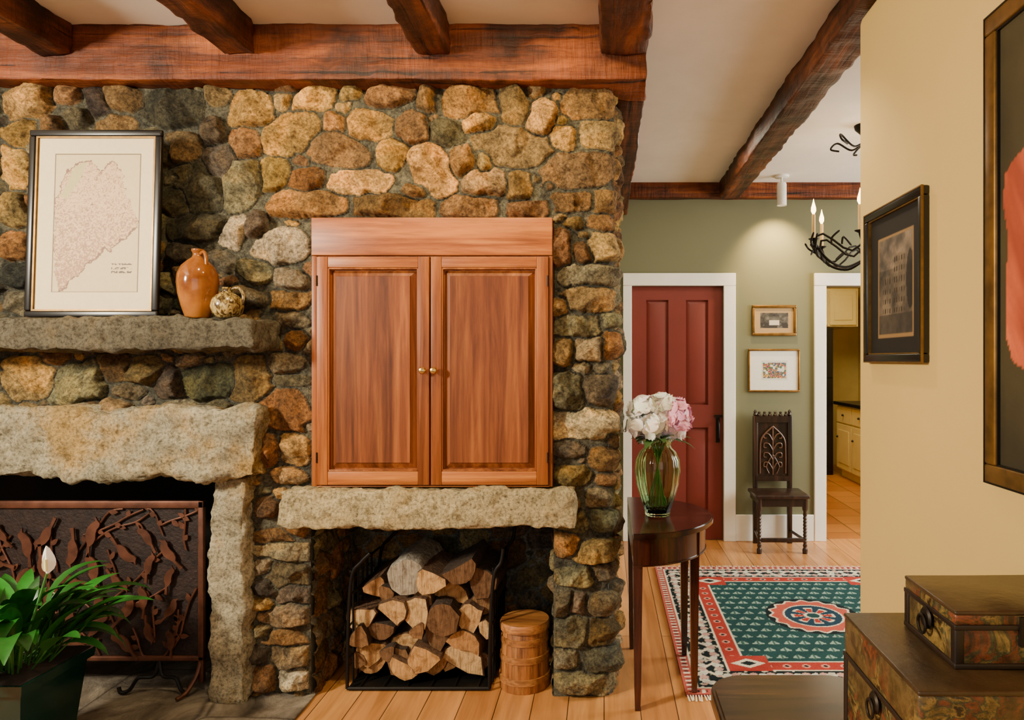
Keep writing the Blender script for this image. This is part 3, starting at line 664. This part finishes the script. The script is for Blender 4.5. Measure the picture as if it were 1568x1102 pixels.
for k in range(6):
    x_=lx+(rx-lx)*(k+.5)/6;b.add(g_tube([(x_,2.97,.012),(x_,3.36,.012)],.006),IRON)
b.add(g_box(lx,rx,2.975,3.36,.004,.010),IRON)
b.done('log_rack',50)
PW=m_wood('pine_bucket',L(104,62,28),L(156,98,48),L(184,128,68),'Z',1,.5,.3,26,2);PWX=m_wood('pine_lid',L(110,66,32),L(162,104,52),L(190,134,74),'X',1,.5,.3,26,2)
b=B();M=Matrix.Translation((X(803,3.02),3.04,0.0))
seg=48
prof=[(.108,0.0),(.111,.006),(.099,.262),(.097,.266)]
v_,f_=g_lathe(prof,seg);v_=[(x*(1-.012*(i%seg%3==0)),y*(1-.012*(i%seg%3==0)),z) for i,(x,y,z) in enumerate(v_)]
b.add((v_,f_),PW,M=M)
for z in(.035,.125,.2):
    r_=.112-.05*z;b.add(g_lathe([(r_-.004,z),(r_+.004,z+.002),(r_+.003,z+.028),(r_-.005,z+.03)],seg),PWX,M=M)
b.add(g_lathe([(.097,.255),(.109,.256),(.109,.285),(.106,.291),(.01,.292)],seg),PWX,M=M)
b.done('wooden_firkin',50)
# ---------------------------------------------------------------- console table
MAH=m_wood('mahogany',L(30,12,8),L(58,25,15),L(84,38,22),'Z',1,.2,.05);MAHT=m_wood('mahogany_top',L(28,12,9),L(46,20,14),L(64,30,20),'X',.8,.16,.03)
b=B();tx,ty=.118,3.11;RT=.375
def half(r,n=40):return [(tx+r*math.cos(a),ty+r*math.sin(a)) for a in np.linspace(-math.pi/2,math.pi/2,n)]
b.add(g_prism(half(RT-.006),.716,.722),MAHT);b.add(g_prism(half(RT),.722,.738),MAHT);b.add(g_prism(half(RT-.006),.738,.742),MAHT)
b.add(g_prism(half(RT-.035),.60,.716),MAH);b.add(g_prism(half(RT-.031),.60,.607),MAHT)
for lx_,ly_,zb in((tx+.02,ty-RT+.075,0.0),(tx+.27,ty-.17,0.012),(tx+.27,ty+.20,0.012),(tx+.02,ty+RT-.075,0.0)):
    b.add(g_taper(lx_,ly_,zb,.10,.011,.014),MAH);b.add(g_taper(lx_,ly_,.10,.715,.014,.021),MAH)
b.done('demilune_table',30)
GL=m_glass('green_glass',(.74,.93,.62,1));VX,VY=X(1007,3.08),3.08
b=B();M=Matrix.Translation((VX,VY,.742))
out=[(.002,0),(.052,0),(.056,.006),(.056,.02),(.074,.07),(.093,.14),(.101,.20),(.097,.25),(.080,.285),(.062,.302),(.058,.315),(.066,.335),(.076,.345)]
inn=[(r-.004,z+.002) for r,z in out[::-1] if z>.02]+[(.045,.014),(.002,.014)]
v_,f_=g_lathe(out+inn,84,False)
def rib(p):
    x,y,z=p;rr_=math.hypot(x,y);a=math.atan2(y,x);k=1+.025*math.cos(14*a)*min(1,rr_/.06);return(x*k,y*k,z)
b.add(([rib(p) for p in v_],f_),GL,M=M);b.done('glass_vase',70)
STEM=m_attr('foliage',.4,nscale=20,lo=.8,hi=1.2,bump=0);PET=m_attr('petals',.6,nscale=15,lo=.97,hi=1.03,bump=0)
b=B();random.seed(14)
bl=[(985,628,50,0),(1014,624,48,0),(1038,632,44,2),(980,650,44,0),(1002,650,52,0),(1028,652,48,1),(1042,646,36,2),(990,664,38,0),(1014,668,38,0),(1005,624,42,1)]
for (px_,py_,sz,tn) in bl:
    y=VY+random.uniform(-.08,.06);c=Vector((X(px_,y),y,Z(py_,y)));R0=sz/2/F*y
    tint=[(250,247,236),(248,222,226),(236,168,192)][tn]
    up=(c-Vector((VX,VY,.9))).normalized()
    for k in range(64):
        v=Vector((random.gauss(0,1),random.gauss(0,1),random.gauss(0,1))).normalized()
        if v.dot(up)<-.5:continue
        rr=R0*random.uniform(.6,1.0);t1=v.orthogonal().normalized();t1=Matrix.Rotation(random.uniform(0,6.28),3,v)@t1;t2=v.cross(t1)
        V=[];n=6;fl_=random.uniform(0,.3)
        for i in range(n):
            for j in range(n):
                a_=(i/(n-1)*2-1);b_=(j/(n-1)*2-1);wd=.46*math.sqrt(max(.05,1-.75*a_*a_))
                q=(v+t1*b_*wd+t2*a_*.46).normalized();rad=rr*(1+fl_*max(0,a_)**2+.07*math.sin(b_*7+k)*max(0,a_+.4))
                V.append(tuple(c+q*rad))
        Fc=[(i*n+j,i*n+j+1,(i+1)*n+j+1,(i+1)*n+j) for i in range(n-1) for j in range(n-1)]
        tt=tuple(min(254,max(0,q+random.uniform(-14,4))) for q in tint)
        b.add((V,Fc),PET,col=tt)
    b.add(g_tube(smooth_path([tuple(c-up*R0*.3),(VX+(c.x-VX)*.35,VY+(c.y-VY)*.35,1.08),(VX-(c.x-VX)*.5,VY-(c.y-VY)*.3,.77)],5),.0035,6),STEM,col=(70,110,50))
def leaf(b,base,az,el,ln,wd,bend,mat,col,n=8,fold=.25):
    p=Vector(base);e=el;V=[];st=ln/n
    for k in range(n+1):
        t=k/n;d_=Vector((math.cos(az)*math.cos(e),math.sin(az)*math.cos(e),math.sin(e)));sd_=Vector((-math.sin(az),math.cos(az),0))
        up=sd_.cross(d_)*-1
        ww=wd*(math.sin(math.pi*min(1,.04+.96*t**.75))**.85)+.0015
        V+= [tuple(p-sd_*ww+up*ww*fold),tuple(p),tuple(p+sd_*ww+up*ww*fold)]
        p=p+d_*st;e-=bend/n
    Fc=[]
    for k in range(n):
        for j in range(2):Fc.append((k*3+j,k*3+j+1,(k+1)*3+j+1,(k+1)*3+j))
    b.add((V,Fc),mat,col=col)
for k in range(18):
    az=random.uniform(0,6.28);leaf(b,(VX+.04*math.cos(az),VY+.04*math.sin(az),1.08),az,R(random.uniform(-5,50)),random.uniform(.08,.14),.02,R(50),STEM,(56,90,40),5)
b.done('peony_bouquet',60)
# ---------------------------------------------------------------- rug
RX0,RX1,RY0,RY1=.35,2.0,2.92,4.72
res=.005;nu=int((RX1-RX0)/res);nv=int((RY1-RY0)/res)
uu,vv=np.meshgrid(np.linspace(RX0,RX1,nu),np.linspace(RY0,RY1,nv))
FT=(34,68,68)
e=np.minimum(np.minimum(uu-RX0,RX1-uu),np.minimum(vv-RY0,RY1-vv));img=C(uu.shape,FT)
al=np.where(np.minimum(uu-RX0,RX1-uu)<np.minimum(vv-RY0,RY1-vv),vv,uu)
def sel(a,b_):return (e>=a)&(e<b_)
RD=(164,56,46);CRM=(220,208,180);DK=(24,34,36)
img[sel(0,.055)]=(176,84,72);img[sel(.0,.055)&(((al*26)%1)<.35)&(e>.012)&(e<.042)]=CRM;img[sel(.0,.055)&(((al*26+.5)%1)<.2)&(e>.02)&(e<.036)]=DK
img[sel(.055,.063)]=CRM
m=sel(.063,.22);img[m]=DK
wv=np.abs(((e-.141)/.055)-np.sin(al*2*math.pi/.16)*.6);img[m&(wv<.24)]=CRM
mot=(((al/.08)%1-.5)**2*.0064*1+(np.abs(e-.141)-.04)**2<.00042);img[m&mot]=(190,150,136)
mot2=(((al/.08+.5)%1-.5)**2*.0064+(np.abs(e-.141)-.035)**2<.00038);img[m&mot2]=(206,202,184)
nz=vn(uu*60,vv*60,5);img[m&(nz>.74)]=(190,184,164)
img[sel(.22,.228)]=CRM;m=sel(.228,.31);img[m]=RD;img[m&((((al/.09)%1-.5)**2*.0081+(e-.268)**2)<.0004)]=(210,140,120)
img[m&((((al/.09)%1-.5)**2*.0081+(e-.268)**2)<.0001)]=DK
img[sel(.31,.318)]=CRM
fld=e>.318
row=np.floor((vv-RY0)/.082);cu=((uu-RX0)/.078+.5*(row%2))%1-.5;cv=((vv-RY0)/.082)%1-.5
motf=(np.abs(cu)*1.5+np.abs(cv)*1.1<.40)|((np.abs(cu)<.36)&(np.abs(cv+.12)<.08));img[fld&motf]=(142,166,150);img[fld&motf&(np.abs(cu)<.07)]=(60,94,86)
cxr,cyr=1.17,3.82;rr=np.hypot(uu-cxr,vv-cyr);th=np.arctan2(vv-cyr,uu-cxr)
img[fld&(rr<.26)]=DK
img[(rr<.235+.012*np.cos(th*16))]=CRM;img[(rr<.222+.01*np.cos(th*16))]=(184,84,68);img[(rr<.165)]=CRM;img[rr<.155]=(34,60,76)
img[(rr<.12)&(np.cos(th*8)>-.2)]=CRM;img[(rr<.105)&(np.cos(th*8)>.1)]=RD;img[rr<.05]=CRM;img[rr<.035]=FT
for sx_ in(0,1):
    for sy_ in(0,1):
        ccx=RX0+.33 if sx_==0 else RX1-.33;ccy=RY0+.30 if sy_==0 else RY1-.30
        q=(np.abs(uu-ccx)<.10)&(np.abs(vv-ccy)<.08);img[q]=RD;q=(np.abs(uu-ccx)*.6+np.abs(vv-ccy)<.05);img[q]=CRM;q=(np.abs(uu-ccx)*.6+np.abs(vv-ccy)<.025);img[q]=DK
RUGM=m_attr('rug_wool',.95,nscale=120,lo=.75,hi=1.2,bump=.4,bs=300,bd=.003,spec=.1)
b=B();P=np.stack([uu,vv,.010+.001*vn(uu*90,vv*90,2)],-1);c=lin(img);b.add(grid_geom(P),RUGM,cols=[tuple(x) for x in c.reshape(-1,3).tolist()])
b.add(g_box(RX0,RX1,RY0,RY1,.001,.0095),RUGM,col=(120,40,36))
for k in range(int((RX1-RX0)/.012)):
    x_=RX0+k*.012+.004
    for y0_,sg in((RY0,-1),(RY1,1)):
        ln=random.uniform(.035,.05);dx=random.uniform(-.006,.006);b.add(([(x_,y0_,.008),(x_+.006,y0_,.008),(x_+.008+dx,y0_+sg*ln,.003),(x_+dx,y0_+sg*ln,.003)],[(0,1,2,3) if sg>0 else (3,2,1,0)]),RUGM,col=(226,214,188))
b.done('area_rug',60)
# ---------------------------------------------------------------- gothic chair
OAK=m_wood('dark_oak',L(24,14,10),L(44,26,17),L(66,40,26),'Z',1,.3,.2)
b=B();cx_=1.325;yb=5.375;yf=5.08
w2=.135
for sx_ in(-1,1):
    x_=cx_+sx_*w2
    b.add(g_rbox(x_-.018,x_+.018,yb-.018,yb+.018,0,1.0,.004,.3),OAK);b.add(g_lathe([(.012,0),(.018,.01),(.012,.022),(.014,.035),(.004,.05)],12),OAK,M=Matrix.Translation((x_,yb,1.0)))
    xf=cx_+sx_*.17
    pr=[(.018,0),(.02,.03),(.012,.045),(.017,.06)]
    for k in range(9):pr+=[(.011,.075+k*.025),(.016,.0875+k*.025)]
    pr+=[(.012,.31),(.021,.33),(.021,.41)]
    b.add(g_lathe(pr,14),OAK,M=Matrix.Translation((xf,yf,0)))
    b.add(g_tube([(xf,yf,.10),(x_,yb,.10)],.011),OAK);b.add(g_box(min(xf,x_)-.005,max(xf,x_)+.005,yf,yb,.36,.41),OAK)
b.add(g_rbox(cx_-.17,cx_+.17,yf-.012,yf+.012,.085,.115,.005,.3),OAK)
b.add(g_box(cx_-.165,cx_+.165,yf-.012,yf+.012,.35,.41),OAK)
b.add(g_rbox(cx_-.20,cx_+.20,yf-.035,yb-.02,.41,.437,.008,.3),OAK)
b.add(g_box(cx_-w2,cx_+w2,yb-.004,yb+.012,.50,.99),OAK)
b.add(g_box(cx_-w2,cx_+w2,yb-.02,yb+.012,.49,.53),OAK);b.add(g_box(cx_-w2,cx_+w2,yb-.02,yb+.012,.95,1.0),OAK)
for k in range(6):
    xx=cx_-w2+.03+k*(2*w2-.06)/5;b.add(g_lathe([(.014,0),(.018,.012),(.008,.026),(.012,.034),(.003,.042)],10),OAK,M=Matrix.Translation((xx,yb-.004,.995)))
CRV=m_plain('carved_oak',L(84,54,36),.3,var=.3)
for sx_ in(-1,1):
    b.add(g_tube(smooth_path([(cx_+sx_*.10,yb-.012,.55),(cx_+sx_*.10,yb-.012,.72),(cx_+sx_*.085,yb-.012,.83),(cx_,yb-.012,.92)]),.007),CRV)
    for k in range(4):
        z_=.58+k*.075;b.add(g_tube(smooth_path([(cx_,yb-.012,z_),(cx_+sx_*.03,yb-.014,z_+.05),(cx_+sx_*.065,yb-.012,z_+.055),(cx_+sx_*.07,yb-.012,z_+.025),(cx_+sx_*.05,yb-.012,z_+.02)]),.0055),CRV)
    b.add(g_tube(smooth_path([(cx_+sx_*.03,yb-.012,.55),(cx_+sx_*.05,yb-.012,.60),(cx_+sx_*.03,yb-.012,.65),(cx_,yb-.012,.70)]),.005),CRV)
b.add(g_tube([(cx_,yb-.012,.54),(cx_,yb-.012,.92)],.006),CRV)
b.done('carved_gothic_chair',40)
# ---------------------------------------------------------------- spot & chandelier
CAN=m_plain('white_metal',L(230,228,220),.4);b=B();sx_,sy_=X(1197,5.15),5.15
b.add(g_lathe([(.05,2.815),(.055,2.82),(.055,2.83)],24),CAN,M=Matrix.Translation((sx_,sy_,0)));b.add(g_tube([(sx_,sy_,2.82),(sx_,sy_,2.77)],.008),CAN)
b.add(g_lathe([(.030,2.605),(.036,2.605),(.036,2.76),(.032,2.775)],24),CAN,M=Matrix.Translation((sx_,sy_,0)));b.done('ceiling_spotlight',50)
b=B();hx,hy=1.55,4.05;WAX=m_plain('candle_sleeve',L(226,190,120),.5);FL=m_emit('candle_bulb',(1,.62,.25,1),14)
random.seed(9)
for ring in range(2):
    pts=[];ph=random.uniform(0,6);r0=.27+.03*ring
    for k in range(41):
        a=2*math.pi*k/40;rr_=r0+.04*math.sin(5*a+ph);pts.append((hx+rr_*math.cos(a),hy+rr_*math.sin(a),2.08+.03*ring+.055*math.sin(6*a+ph*2)))
    b.add(g_tube(pts,.0065,6),IRON)
    for k in range(6):
        a=random.uniform(0,6.28);b.add(g_tube(smooth_path([(hx+r0*math.cos(a),hy+r0*math.sin(a),2.1),(hx+(r0+.04)*math.cos(a+.1),hy+(r0+.04)*math.sin(a+.1),2.13),(hx+(r0+.05)*math.cos(a+.25),hy+(r0+.05)*math.sin(a+.25),2.17+random.uniform(-.1,.02))]),[.006]*12+[.002],5),IRON)
for k in range(6):
    a=R(180+k*60+4);rr_=.315;ex,ey=hx+rr_*math.cos(a),hy+rr_*math.sin(a)
    b.add(g_tube(smooth_path([(hx,hy,2.04),(hx+.12*math.cos(a),hy+.12*math.sin(a),1.99),(hx+.24*math.cos(a+.1),hy+.24*math.sin(a+.1),2.03),(ex,ey,2.14)]),.008),IRON)
    b.add(g_lathe([(.006,0),(.028,.012),(.030,.016),(.006,.018)],14),IRON,M=Matrix.Translation((ex,ey,2.14)))
    b.add(g_lathe([(.011,0),(.011,.14),(.006,.145)],12),WAX,M=Matrix.Translation((ex,ey,2.155)))
    b.add(g_lathe([(.006,0),(.015,.02),(.014,.038),(.005,.07),(.001,.09)],12),FL,M=Matrix.Translation((ex,ey,2.30)))
b.add(g_tube([(hx,hy,2.0),(hx,hy,2.82)],.008),IRON)
b.add(g_lathe([(.02,2.77),(.06,2.81),(.065,2.83)],20),IRON,M=Matrix.Translation((hx,hy,0)))
for k in range(6):
    a=k*1.05+.3;b.add(g_tube(smooth_path([(hx,hy,2.74),(hx+.08*math.cos(a),hy+.08*math.sin(a),2.70),(hx+.17*math.cos(a),hy+.17*math.sin(a),2.76),(hx+.2*math.cos(a+.2),hy+.2*math.sin(a+.2),2.72),(hx+.15*math.cos(a+.2),hy+.15*math.sin(a+.2),2.70)]),.006),IRON)
b.done('wrought_iron_chandelier',50)
# ---------------------------------------------------------------- lily
POT=m_plain('green_glazed_ceramic',L(6,42,34),.12,var=.25,scale=5);SOIL=m_plain('soil',L(38,28,20),.95,var=.4,scale=40)
b=B();PX,PY=-2.09,2.42;PZ=.36
b.add(g_taper(PX,PY,0.012,PZ-.03,.115,.148),POT);b.add(g_taper(PX,PY,PZ-.035,PZ,.162,.166),POT);b.add(g_taper(PX,PY,.012,.03,.120,.122),POT);b.add(g_taper(PX,PY,PZ,PZ+.003,.155,.153),SOIL)
random.seed(31)
for k in range(105):
    az=random.uniform(0,6.28);el=R(random.uniform(34,86));ln=random.uniform(.18,.28);r0=random.uniform(.01,.11)
    bx,by=PX+r0*math.cos(az),PY+r0*math.sin(az);st=random.uniform(.04,.18)
    d_=Vector((math.cos(az)*math.cos(el),math.sin(az)*math.cos(el),math.sin(el)));p1=Vector((bx,by,PZ))+d_*st
    b.add(g_tube([(bx,by,PZ),tuple(p1)],.003,5),STEM,col=(56,110,44))
    g=random.uniform(.7,1.2);leaf(b,tuple(p1),az,el,ln,random.uniform(.024,.038),R(random.uniform(40,120)),STEM,(min(255,34*g),min(255,104*g),min(255,28*g)),8,.3)
for (fx,fy,fz) in((X(72,2.3),2.3,Z(878,2.3)),):
    b.add(g_tube(smooth_path([(PX,PY,PZ),((PX+fx)/2,2.35,.5),(fx,fy,fz)]),.004,6),STEM,col=(70,130,60))
    leaf(b,(fx,fy,fz),-1.4,R(82),.095,.020,R(-12),PET,(250,248,238),8,.7);leaf(b,(fx,fy+.008,fz),-.2,R(84),.085,.018,R(-10),PET,(246,246,232),8,.5)
    b.add(g_tube([(fx,fy-.004,fz+.01),(fx,fy-.006,fz+.05)],.005,8),PET,col=(236,226,160))
b.done('potted_peace_lily',60)
# ---------------------------------------------------------------- trunks
def m_trunk(name,dark):
    t=NT(name);v=t.coord();f=t.noise(v,13,6,.6,1.2);g=t.noise(v,34,6,.65);h_=t.noise(v,6,3,.5)
    paint=t.ramp(f,[(.38,L(50,36,18)),(.44,L(140,112,58)),(.50,L(52,62,40)),(.57,L(122,62,34)),(.63,L(66,48,26))])
    col=t.mix(L(*dark),paint,t.ramp(h_,[(.38,(0,0,0,1)),(.5,(1,1,1,1))]),'MIX');col=t.mix(col,t.ramp(g,[(.38,(.5,.48,.45,1)),(.62,(1.25,1.22,1.15,1))]))
    t.bump(g,.5,.005);return t.base(col,.38)
TS=m_trunk('painted_leather',(90,72,40));TT=m_plain('trunk_lid_leather',L(66,48,26),.32,var=.45,scale=9,bump=.4,bs=40);TE=m_plain('trunk_edge',L(34,22,12),.45,var=.3);OLD=m_plain('aged_iron',L(50,42,32),.5,.7,var=.3)
def chest(name,x0,x1,y0,y1,z0,z1,lid,r):
    b=B();b.add(g_rbox(x0,x1,y0,y1,z0,z1-lid,r,.1,.002,8),TS)
    b.add(g_rbox(x0-.003,x1+.003,y0-.003,y1+.003,z1-lid+.002,z1-.006,r,.1,.002,8),TS);b.add(g_rbox(x0-.004,x1+.004,y0-.004,y1+.004,z1-.009,z1,.004,.1,.002,8),TT)
    for yy in(y0-.004,y1-.018+.004):
        for xx in(x0-.004,x1-.018+.004):b.add(g_rbox(xx,xx+.018,yy,yy+.018,z0,z1-lid,.003,.2),TE)
    for zz in(z0,z1-lid-.006):
        b.add(g_rbox(x0-.005,x1+.003,y0-.005,y1+.004,zz,zz+.01,.002,.2),TE)
    ym=(y0+y1)/2;zm=z1-lid-.012
    b.add(g_lathe([(.001,0),(.02,0),(.022,.003),(.018,.007),(.001,.008)],18),OLD,M=Matrix.Translation((x0-.004,ym,zm-.01))@Matrix.Rotation(R(-90),4,'Y'))
    b.add(g_tube([(x0-.016,ym+.016*math.cos(a),zm-.022+.018*math.sin(a)) for a in np.linspace(0,2*math.pi,20)],.003,6),OLD)
    b.add(g_box((x0+x1)/2-.02,(x0+x1)/2+.02,y0-.01,y0,z1-lid-.035,z1-lid+.02),OLD)
    return b.done(name,40)
chest('painted_leather_box',.655,.925,1.27,1.478,.866,.974,.03,.005)
chest('painted_leather_trunk',.549,.932,1.187,1.552,.449,.865,.09,.008)
chest('painted_leather_trunk.001',.53,.932,1.17,1.56,0,.448,.1,.008)
SEA=m_wood('worn_walnut',L(34,20,10),L(58,36,18),L(84,56,30),'X',.8,.25,.05)
b=B()
def rr(x0,x1,y0,y1,r,n=8):
    o=[]
    for cx0,cy0,a0 in((x1-r,y0+r,-90),(x1-r,y1-r,0),(x0+r,y1-r,90),(x0+r,y0+r,180)):
        for k in range(n+1):a=R(a0+90*k/n);o.append((cx0+r*math.cos(a),cy0+r*math.sin(a)))
    return o
x0,x1,y0,y1=X(1090,2.05),.80,1.68,2.16
for i,(zz0,zz1,s_) in enumerate(((.405,.41,.006),(.41,.435,0),(.435,.443,.004),(.443,.449,.012))):
    b.add(g_prism(rr(x0+s_,x1-s_,y0+s_,y1-s_,.1),zz0,zz1),SEA)
for lx_ in(x0+.07,x1-.07):
    for ly_ in(y0+.07,y1-.07):b.add(g_lathe([(.012,0),(.018,.05),(.014,.1),(.022,.2),(.016,.3),(.022,.405)],14),SEA,M=Matrix.Translation((lx_,ly_,0)))
b.add(g_tube([(x0+.07,y0+.07,.14),(x1-.07,y0+.07,.14)],.01),SEA);b.add(g_tube([(x0+.07,y1-.07,.14),(x1-.07,y1-.07,.14)],.01),SEA)
b.done('wooden_stool',45)
# ---------------------------------------------------------------- lights
def area(name,loc,target,sx,sy,pw,col):
    l=bpy.data.lights.new(name,'AREA');l.shape='RECTANGLE';l.size=sx;l.size_y=sy;l.energy=pw;l.color=col
    o=bpy.data.objects.new(name,l);bpy.context.scene.collection.objects.link(o);o.location=loc
    o.rotation_euler=(Vector(target)-Vector(loc)).to_track_quat('-Z','Y').to_euler();return o
area('window_light_left',(-3.35,.55,2.3),(.6,2.9,1.2),.35,.45,210,(1,.88,.68))
area('window_light_front',(-.6,-1.2,1.8),(-.8,2.9,1.3),2.4,1.7,20,(1,.96,.9))
area('window_light_hall',(4.0,4.3,1.6),(1.0,4.9,.3),1.8,1.8,250,(1,.97,.9))
area('kitchen_fill',(2.2,7.2,2.7),(2.2,7.2,0),1.2,1.2,60,(1,.84,.55))  # added fill to brighten the kitchen, no fixture there
area('hall_overhead_area',(.55,4.3,2.8),(.55,4.3,0),.5,.5,12,(1,.85,.62))  # downward area light below the hall ceiling, no fixture modelled
def spot(name,loc,tg,pw,ang,col,blend=.6,rad=.03):
    l=bpy.data.lights.new(name,'SPOT');l.energy=pw;l.spot_size=R(ang);l.spot_blend=blend;l.color=col;l.shadow_soft_size=rad
    o=bpy.data.objects.new(name,l);bpy.context.scene.collection.objects.link(o);o.location=loc
    o.rotation_euler=(Vector(tg)-Vector(loc)).to_track_quat('-Z','Y').to_euler()
spot('spotlight_beam',(sx_,sy_,2.60),(1.36,5.44,2.25),120,95,(1,.68,.32),.9)
spot('recessed_lamp_1',(-1.1,2.05,2.80),(-1.0,2.92,1.9),62,110,(1,.76,.42),.8,.03)
spot('recessed_lamp_2',(-.3,2.05,2.80),(-.3,2.92,1.9),62,110,(1,.76,.42),.8,.03)
spot('corner_fill_spot',(.45,2.75,2.80),(.94,2.50,1.7),40,70,(1,.84,.55),.9,.05)  # added spot, stands in for window light brightening the wall corner
l=bpy.data.lights.new('chandelier_glow','POINT');l.energy=10;l.color=(1,.7,.4);l.shadow_soft_size=.2
o=bpy.data.objects.new('chandelier_glow',l);bpy.context.scene.collection.objects.link(o);o.location=(hx,hy,2.5)
w=bpy.data.worlds.new('World');bpy.context.scene.world=w;w.use_nodes=True
bg=w.node_tree.nodes['Background'];bg.inputs[0].default_value=(.98,.96,.94,1);bg.inputs[1].default_value=.27
cam=bpy.data.cameras.new('camera');cam.lens=24;cam.sensor_width=36;cam.shift_x=-(CX-784)/1568;cam.clip_start=.05
co=bpy.data.objects.new('camera',cam);bpy.context.scene.collection.objects.link(co);co.location=(0,0,H);co.rotation_euler=(R(90),0,0)
bpy.context.scene.camera=co
